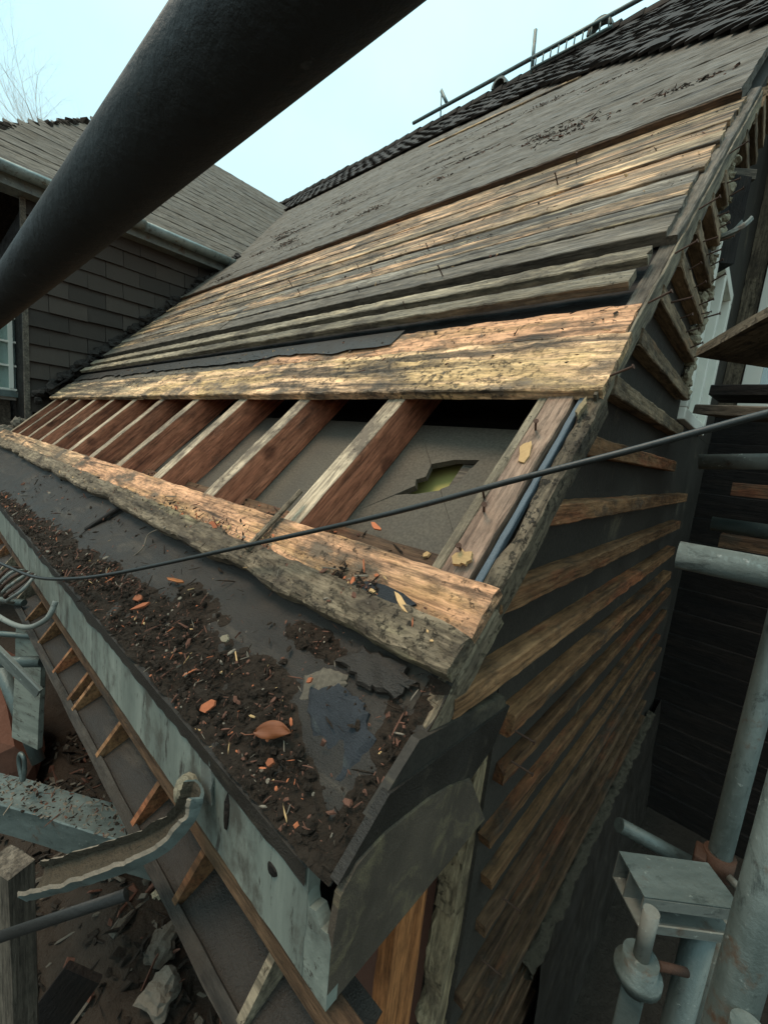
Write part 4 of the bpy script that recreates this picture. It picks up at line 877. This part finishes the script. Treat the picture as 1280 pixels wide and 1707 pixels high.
scatter('eaves_debris', spot_dirt(3400, -1.3, -0.26, (0.0018, 0.0055), 0.012)+spot_dirt(1500, -2.8, -1.3, (0.003, 0.008), 0.009), ['dirt', 'chipbrown', 'chipgrey', 'chipred', 'chipwood'], [66, 26, 5, 2, 1], None, 'brown crumbs and tile chips scattered along the dark eaves strip', 'debris')
cl = []
while len(cl) < 330:
    x = random.uniform(-1.25, -0.27); t = random.uniform(-0.12, 0.10)
    if random.random() < dens(x, t)**2: cl.append(R3(x, t, KICK(t)+random.uniform(0.002, 0.011)))
lumps('dirt_clods', cl, 0.002, 0.007, 'dirt', None, 2, label='dark clods and moss crumbs lying in the dirt behind the fascia', cat='dirt', kind='stuff')
sp_ = rsp(160, lambda: random.uniform(-1.3, -0.72), lambda x: random.gauss(0.185, 0.012), (0.003, 0.009), 0.004)+rsp(260, lambda: random.uniform(-2.4, -0.28), lambda x: random.uniform(0.12, 0.19), (0.002, 0.006), 0.005)+rsp(70, lambda: random.uniform(-0.55, -0.42), lambda x: random.gauss(0.185, 0.012), (0.004, 0.012), 0.003)
scatter('plank_debris', sp_, ['dirt', 'chipbrown', 'chipgrey', 'chipred', 'chipwood'], [40, 22, 16, 6, 16], None, 'small splinters and grit lying on the lower eaves boards', 'debris')
sp_ = rsp(520, lambda: random.uniform(-3.6, -0.3), lambda x: random.uniform(0.78, 1.02), (0.003, 0.008), 0.004)+rsp(300, lambda: random.uniform(-3.0, -0.32), lambda x: random.choice((random.uniform(1.075, 1.125), random.uniform(1.19, 1.235))), (0.002, 0.006), 0.031)
scatter('upper_debris', sp_, ['dirt', 'chipbrown', 'chipgrey', 'chipwood'], [40, 20, 20, 20], None, 'grit and wood crumbs on the plank above the open rafters', 'debris')
sp_ = rsp(180, lambda: random.uniform(-2.6, -0.4), lambda x: random.uniform(0.275, 0.33), (0.004, 0.012), -0.097)
scatter('bay_debris', sp_, ['dirt', 'chipbrown', 'chipgrey', 'chipred', 'chipwood'], [40, 25, 15, 8, 12], None, 'litter lying in the foot of the open rafter bays', 'debris')
sp_ = []
for _ in range(30):                                      # streaks of muck on the grey boards
    cx, ct = random.uniform(-4.6, -0.5), random.uniform(2.5, 4.6); sl = random.uniform(-0.25, 0.1); wt_ = random.uniform(0.012, 0.04)
    for _ in range(random.randint(30, 150)): dx = random.gauss(0, 0.11); sp_.append((R3(cx+dx, ct+dx*sl+random.gauss(0, wt_), 0.061), random.uniform(0.003, 0.014), UN))
scatter('roof_muck', sp_, ['dirt', 'chipbrown'], [80, 20], None, 'dark streaks of muck on the grey upper roof boards', 'debris')
sp_ = rsp(1500, lambda: random.uniform(-4.6, -0.32), lambda x: random.gauss(random.choice((1.44, 1.55, 1.66, 1.77, 1.88, 1.99, 2.1, 2.21, 2.32)), 0.016), (0.002, 0.007), 0.031)
scatter('board_crumbs', sp_, ['dirt', 'chipbrown', 'chipwood'], [60, 20, 20], None, 'dark crumbs on the stripped yellow roof boards', 'debris')
sp_ = []
for _ in range(500): u, v = random.random(), random.random(); p = Vector((-1.75, 0.03, -1.22))+Vector((0.5, 0.26, 0.05)).normalized()*0.95*u+Vector((-0.25, 0.5, 0)).normalized()*0.1*v; sp_.append((p, random.uniform(0.004, 0.012), Vector((0, 0, 1))))
scatter('beam_grit', sp_, ['dirt', 'chipgrey', 'chipbrown'], [35, 50, 15], None, 'grey grit strewn along the top of the pale beam at lower left', 'debris')
# felt scraps near the corner
def sheet(name, poly, h, mat, label, rough=0.004, cat='felt'):
    n = len(poly); cx = sum(p[0] for p in poly)/n; ct = sum(p[1] for p in poly)/n; V = []; F = []
    P2 = []
    for i in range(n):
        a, b_ = poly[i], poly[(i+1) % n]
        for k in range(6): f = k/6; P2.append((a[0]+(b_[0]-a[0])*f+random.uniform(-rough, rough)*0.6, a[1]+(b_[1]-a[1])*f+random.uniform(-rough, rough)*0.6))
    m = len(P2); rings = 6
    for r_ in range(rings):
        s = 1-r_/rings
        for (x, t) in P2: X_, T_ = cx+(x-cx)*s, ct+(t-ct)*s; V.append((X_-cx, T_-ct, (0.0 if r_ == 0 else 0.004)+rough*0.6*noise.noise(Vector((X_*40, T_*40, 1)))))
    V.append((0, 0, 0.004)); V += [(x-cx, t-ct, -0.007) for x, t in P2]; e = rings*m+1
    for r_ in range(rings-1):
        for i in range(m): F.append((r_*m+i, r_*m+(i+1) % m, (r_+1)*m+(i+1) % m, (r_+1)*m+i))
    for i in range(m): F.append(((rings-1)*m+i, (rings-1)*m+(i+1) % m, rings*m)); F.append((i, e+i, e+(i+1) % m, (i+1) % m))
    return tag(mobj(name, V, F, mat, None, ROOF @ Matrix.Translation((cx, ct, h))), label, cat)
sheet('felt_scrap', [(-0.440, 0.010), (-0.40, 0.036), (-0.345, 0.036), (-0.305, 0.005), (-0.300, -0.045), (-0.325, -0.078), (-0.372, -0.070), (-0.395, -0.035)], KICK(0)+0.0015, 'bluefelt', 'dark blue mineral felt scrap at the eaves corner near the leaf', 0.006)
sheet('felt_scrap', [(-0.465, 0.02), (-0.44, 0.05), (-0.40, 0.055), (-0.385, 0.03), (-0.41, 0.005), (-0.45, -0.015)], KICK(0.03)+0.001, 'sheet', 'pale mossy felt scrap left of the blue one at the eaves corner', 0.005)
sheet('felt_scrap', [(-0.43, 0.065), (-0.40, 0.10), (-0.335, 0.108), (-0.292, 0.092), (-0.31, 0.062), (-0.36, 0.052)], -0.020, 'felt', 'torn hairy grey felt below the end of the rotten board', 0.008)
# rotten corner of the verge
lumps('rotten_corner_crumbs', [R3(-0.345+random.uniform(-.05, .08), -0.108+random.uniform(-.02, .035), -0.03+random.uniform(-.03, .0)) for _ in range(42)], 0.004, 0.012, 'dirt', H, 2, kind='stuff')
# leaf
V = []; F = []; n = 14
for i in range(n+1):
    u = i/n; wd = 0.0115*math.sin(math.pi*u**0.8)**0.9
    for v in (-1, -0.5, 0, 0.5, 1): V.append((-0.032+0.064*u, v*wd+0.004*math.sin(3*u), 0.0012*abs(v)+0.004*(u-0.4)**2*4-0.0012*math.sin(9*u+3*v)-0.003))
for i in range(n):
    for j in range(4): a = i*5+j; F.append((a, a+5, a+6, a+1))
lf = mobj('dry_leaf', V, F, 'leaf', None, ROOF @ Matrix.Translation((-0.425, -0.06, 0.008)) @ Matrix.Rotation(math.radians(28), 4, 'Z') @ Matrix.Rotation(0.25, 4, 'X'), smooth=True)
mobj('stalk', *tube_geo([R3(-0.452, -0.076, 0.006), R3(-0.463, -0.084, 0.008), R3(-0.470, -0.086, 0.011)], 0.0007, 6), 'leaf', lf)
md = lf.modifiers.new('thick', 'SOLIDIFY'); md.thickness = 0.0008
tag(lf, 'brown orange dry leaf lying in the dirt at the eaves corner', 'leaf')
def shard(name, x, t, h, L, W, ang, mat, label, cat, k=7, th=0.004):
    pts = []
    if t < 0.11: h = KICK(t)+0.013
    if mat in ('chipwood', 'rotwood'): k = k*2+1
    else: k = 6
    for i in range(k): a = 6.283*(i+random.uniform(-0.38, 0.38))/k; f = random.uniform(0.55, 1.1) if mat in ('chipwood', 'rotwood') else random.uniform(0.62, 1.12); pts.append((math.cos(a)*L/2*f, math.sin(a)*W/2*f))
    return tag(prism(name, pts, 'z', 0, th, mat, None, ROOF @ Matrix.Translation((x, t, h)) @ Matrix.Rotation(ang, 4, 'Z') @ Matrix.Rotation(random.uniform(-.2, .3), 4, 'X')), label, cat)
G = 'terracotta tile shards'
shard('tile_shard', -0.565, -0.093, -0.012, 0.034, 0.018, 1.0, 'chipred', 'largest orange terracotta shard in the dirt, left of the leaf', 'tile shard')
shard('tile_shard', -0.95, -0.055, -0.018, 0.06, 0.014, 0.75, 'chipred', 'bright orange shard in the dirt below the cable', 'tile shard')
shard('tile_shard', -0.985, -0.045, -0.016, 0.04, 0.02, 0.2, 'chipred', 'small orange shard touching the bright one below the cable', 'tile shard')
shard('wood_splinter', -0.93, 0.03, -0.018, 0.085, 0.010, 0.15, 'newwood', 'long orange wood splinter on the dark felt below the cable', 'splinter', 8)
shard('tile_shard', -0.96, 0.178, 0.004, 0.05, 0.018, -0.1, 'chipred', 'flat orange shard lying on the bright eaves board', 'tile shard')
shard('tile_shard', -0.615, 0.355, -0.10, 0.06, 0.014, -0.3, 'chipred', 'orange shard at the foot of the nearest open bay', 'tile shard')
shard('tile_shard', -0.44, 0.02, -0.012, 0.012, 0.008, 0.9, 'chipred', 'tiny red shard just above the leaf', 'tile shard')
shard('tile_shard', -0.402, -0.088, -0.012, 0.016, 0.012, 0.4, 'chipred', 'small red shard just below the leaf', 'tile shard')
shard('mortar_chip', -0.655, -0.005, -0.014, 0.026, 0.016, 0.4, 'mortar', 'white mortar chip in the dirt below the bare felt', 'mortar chip')
shard('wood_chip', -0.318, 0.285, -0.006, 0.035, 0.03, 0.4, 'chipwood', 'pale torn wood chip at the foot of the blue verge strip', 'wood chip', th=0.008)
shard('wood_chip', -0.327, 0.54, -0.012, 0.028, 0.07, 0.1, 'chipwood', 'bright torn wood patch on the verge board', 'wood chip', th=0.005)
shard('wood_chip', -0.270, 0.66, -0.010, 0.016, 0.06, 0.0, 'rotwood', 'pale rotten lump on the verge just under the upper plank', 'wood chip', th=0.01)
shard('splinter_patch', -0.365, 0.178, 0.0, 0.05, 0.010, -0.5, 'chipwood', 'bright splinter beside the dark scrap on the eaves board', 'splinter', 6, 0.006)
shard('paper_scrap', -1.20, 0.47, -0.045, 0.05, 0.02, 0.3, 'white', 'white paper scrap caught on a red rafter side', 'paper scrap', 6, 0.002)
scrap('loose_lath', R3(-0.762, 0.158, 0.006), ROOF.to_3x3() @ Vector((0.02, 1, 0.0)), ROOF.to_3x3() @ Vector((-1, 0, 0)), 0.17, 0.014, 0.008, 'rotten', 'short grey lath lying across the bright eaves board below the cable', 'lath', seg=0.01, wob=0.002)
scrap('dark_stick', R3(-1.62, 0.0, -0.028), ROOF.to_3x3() @ Vector((0.55, 1, 0.0)), ROOF.to_3x3() @ Vector((-1, 0.5, 0)), 0.16, 0.02, 0.012, 'black', 'short black stick on the dark felt strip, far left', 'stick', seg=0.01)
tag(tube('twig', smooth_path([R3(-1.22, 0.02, -0.025), R3(-1.2, 0.05, -0.018), R3(-1.22, 0.085, -0.01), R3(-1.19, 0.11, -0.006)], 5), 0.0016, 'chipgrey', None, 6), 'thin pale twig on the dark felt strip', 'twig')
# ------------------------------------------------------------------ stones and rubble on the ground
def stone(x, y, s, sq, label, mat='rock', seed=1.0):
    V, F = rock_geo(s, seed, sq, 3, 0.55); return tag(mobj('stone', V, F, mat, None, Matrix.Translation((x, y, gh(x, y)+s*0.35)) @ Matrix.Rotation(seed, 4, 'Z')), label, 'stone', 'loose stones on the ground')
stone(-1.33, 0.53, 0.055, (1.2, 0.9, 0.6), 'broad pale stone on the rubble beside the eaves ladder', seed=2.1)
stone(-1.17, 0.47, 0.055, (1.0, 1.0, 0.8), 'square pale stone just below the broad one', seed=3.4)
stone(-1.02, 0.44, 0.06, (0.8, 1.2, 0.9), 'darker upright stone below the square pale one', seed=5.2)
stone(-1.50, 0.58, 0.022, (1, 1, 0.9), 'small bright white stone above the broad pale one', 'mortar', 6.0)
stone(-1.75, 0.50, 0.06, (1.2, 0.8, 0.5), 'pale flat stone just under the grit strewn beam', 'mortar', 7.3)
stone(-1.10, 0.30, 0.06, (0.5, 1.2, 0.9), 'long narrow stone left of the square pale one', seed=8.8)
stone(-1.30, 0.24, 0.05, (1, 0.8, 0.8), 'dark angular stone near the leaning dark board', seed=9.9)
stone(-0.95, 0.42, 0.055, (1.2, 0.7, 0.6), 'grey stone at the bottom edge next to the eaves ladder', seed=11.2)
sp_ = []
for _ in range(1500):
    x, y = random.uniform(-3.2, -0.7), random.uniform(-0.3, 0.78); sp_.append((Vector((x, y, gh(x, y)+0.005)), random.uniform(0.012, 0.045), Vector((random.gauss(0, .3), random.gauss(0, .3), 1)).normalized()))
scatter('rubble', sp_, ['earth', 'rock', 'chipbrown'], [62, 26, 12], None, 'dark rubble and broken stone covering the ground at lower left', 'rubble')
# ------------------------------------------------------------------ bare tree beyond the cross wing
TR = empty('bare_tree', (-20.0, 4.2, GZ), 'bare winter tree showing faintly above the far roof at upper left', 'tree')
TV = []; TF = []
def branch(p, d, L, r, lev):
    pts = [p]; q = p.copy(); dd = d.copy()
    for _ in range(4):
        dd = (dd+Vector((random.gauss(0, .12), random.gauss(0, .12), random.gauss(0.03, .08)))).normalized(); q = q+dd*L/4; pts.append(q.copy())
    rr = [r*(1-0.55*i/4) for i in range(5)]; v, f = tube_geo(pts, rr, 5, False); b0 = len(TV); TV.extend(v); TF.extend([tuple(b0+k for k in g) for g in f])
    if lev:
        for i in range(1, 5):
            for _ in range(2 if lev > 1 else 2):
                nd = (dd+Vector((random.gauss(0, .6), random.gauss(0, .6), random.gauss(.25, .35)))).normalized(); branch(pts[i], nd, L*random.uniform(.45, .7), rr[i]*0.5, lev-1)
for i in range(7):
    a = 6.283*i/7; branch(Vector((-20, 4.2, 4.6+0.35*i)), Vector((math.cos(a)*.4, math.sin(a)*.75, 1)).normalized(), random.uniform(2.4, 3.4), 0.028, 3)
mobj('crown', TV, TF, 'bark', TR)
tube('trunk', [(-20, 4.2, GZ), (-20.05, 4.22, 2), (-20, 4.2, 5.2), (-19.98, 4.2, 7.0)], [0.28, 0.2, 0.14, 0.05], 'bark', TR)
